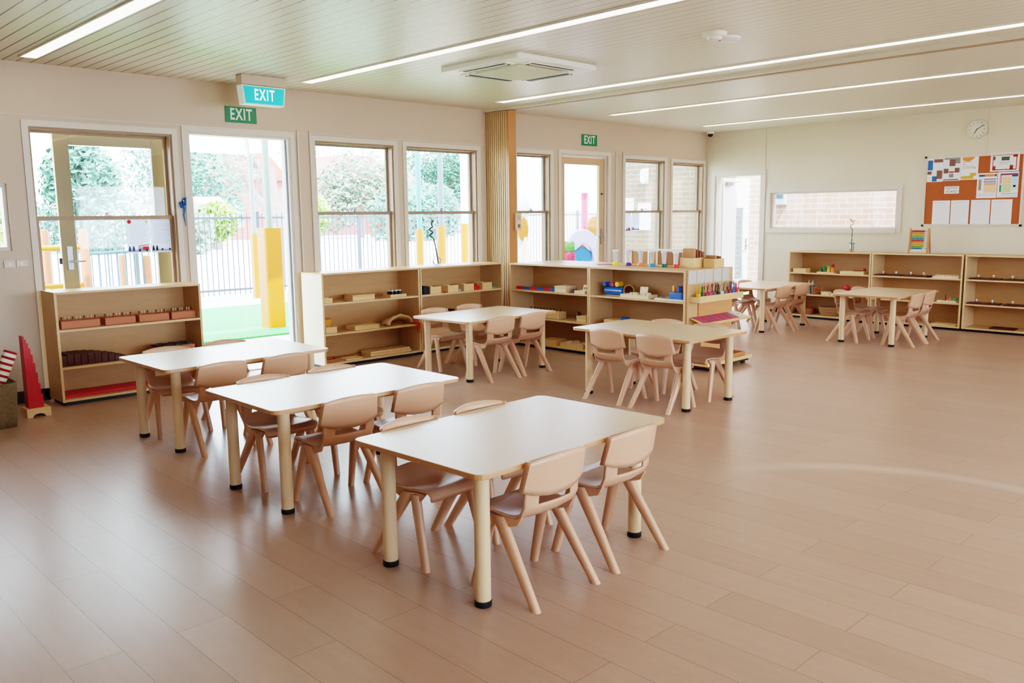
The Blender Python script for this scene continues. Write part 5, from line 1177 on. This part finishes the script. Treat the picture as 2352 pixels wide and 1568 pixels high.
def house(label, x0, x1, y0, y1, h, rh, wm, rm, wins):
    x0, x1, y0, y1 = 2*x0, 2*x1, 2*y0, 2*y1; h = 2*h - 1.49; rh *= 2; wins = [(2*a, 2*b, 2*c - 1.49, 2*d - 1.49) for a, b, c, d in wins]
    o = thing('house', label, 'house', (x0, y0, -.02), 0, 'houses beyond the fence'); W, D_ = x1-x0, y1-y0
    MB().box(0, W, 0, D_, 0, h).build('wall', wm, o)
    MB().prism([(-.3, h), (W+.3, h), (W*.75, h+rh), (W*.25, h+rh)], -.3, D_+.3, 'y').build('roof', rm, o)
    for (a, b_, c, d_) in wins:
        f = MB().box(a, b_, -.04, 0, c, d_).build('window', white_trim, o); MB().box(a+.06, b_-.06, -.05, -.04, c+.06, d_-.06).build('pane', plain('far_pane', '#8fa9bd', .3), f)
rb = brick_mat('red_brick', '#a8504a', '#983f3b', '#b08078', 0); gb = brick_mat('grey_brick', '#7d7080', '#726676', '#8f8490', 0); cr = plain('pale_roof', '#dcd7d3', .8); rr_ = plain('red_roof', '#9a5046', .8); gr_ = plain('grey_roof', '#86808c', .8)
house('red brick house seen through the open doorway', 13.4, 16.6, 29.4, 34.4, 2.9, 1.0, rb, rr_, [(.6, 1.4, 1.2, 2.2), (2.6, 3.6, 1.2, 2.2)])
house('pale-roofed low building behind the conifer', 9.8, 14.5, 37, 43, 2.2, .9, plain('cream_wall', '#e4ddd4', .8), cr, [(.8, 1.8, .9, 1.7)])
house('red-roofed house behind the big leafy tree', 20.0, 23.6, 32.6, 36, 3.2, 1.0, rb, rr_, [(1.0, 2.0, 1.2, 2.2)])
house('mauve brick house with steep gable in the vase window view', 24.2, 28.5, 30.5, 37, 2.2, 1.9, gb, gr_, [(1.2, 2.2, .9, 1.7), (4.6, 5.6, .9, 1.7)])
house('small orange brick shed behind the fence in the doorway view', 9.6, 10.9, 22.4, 24.2, 1.6, .5, plain('orange_brick', '#d99a78', .8), cr, [(.3, .8, .8, 1.3)])

# ------------------------------------------------------------------ light, camera
w = bpy.data.worlds.new('World'); scene.world = w; w.use_nodes = True; nt = w.node_tree
bg = nt.nodes['Background']; bg.inputs[0].default_value = (.62, .79, 1.0, 1); bg.inputs[1].default_value = 15.0
sun = bpy.data.lights.new('sun', 'SUN'); sun.energy = 13.0; sun.angle = .02; sun.color = (1, .96, .9)
so = bpy.data.objects.new('sun', sun); COL.objects.link(so); so.rotation_euler = (math.radians(28), math.radians(-12), 0)

cam = bpy.data.cameras.new('camera'); cam.sensor_width = 36; cam.lens = 1960.74 / 2352 * 36; cam.clip_start = .05; cam.clip_end = 300
co = bpy.data.objects.new('camera', cam); COL.objects.link(co)
yaw, pitch, rollv = .8037, .1458, -.0111
cy, sy = math.cos(yaw), math.sin(yaw)
f0 = Vector((cy, sy, 0)); r0 = Vector((sy, -cy, 0)); u0 = Vector((0, 0, 1))
fw = math.cos(pitch)*f0 - math.sin(pitch)*u0; up = math.cos(pitch)*u0 + math.sin(pitch)*f0
r = math.cos(rollv)*r0 + math.sin(rollv)*up; u = -math.sin(rollv)*r0 + math.cos(rollv)*up
co.matrix_world = Matrix(((r.x, u.x, -fw.x, 0), (r.y, u.y, -fw.y, 0), (r.z, u.z, -fw.z, 1.488), (0, 0, 0, 1)))
scene.camera = co
scene.view_settings.view_transform = 'Filmic'; scene.view_settings.look = 'High Contrast'; scene.view_settings.exposure = 0.62
scene.cycles.max_bounces = 10; scene.cycles.diffuse_bounces = 5; scene.cycles.transparent_max_bounces = 16
scene.cycles.sample_clamp_indirect = 6.0; scene.cycles.caustics_reflective = False; scene.cycles.caustics_refractive = False
scene.cycles.use_denoising = True
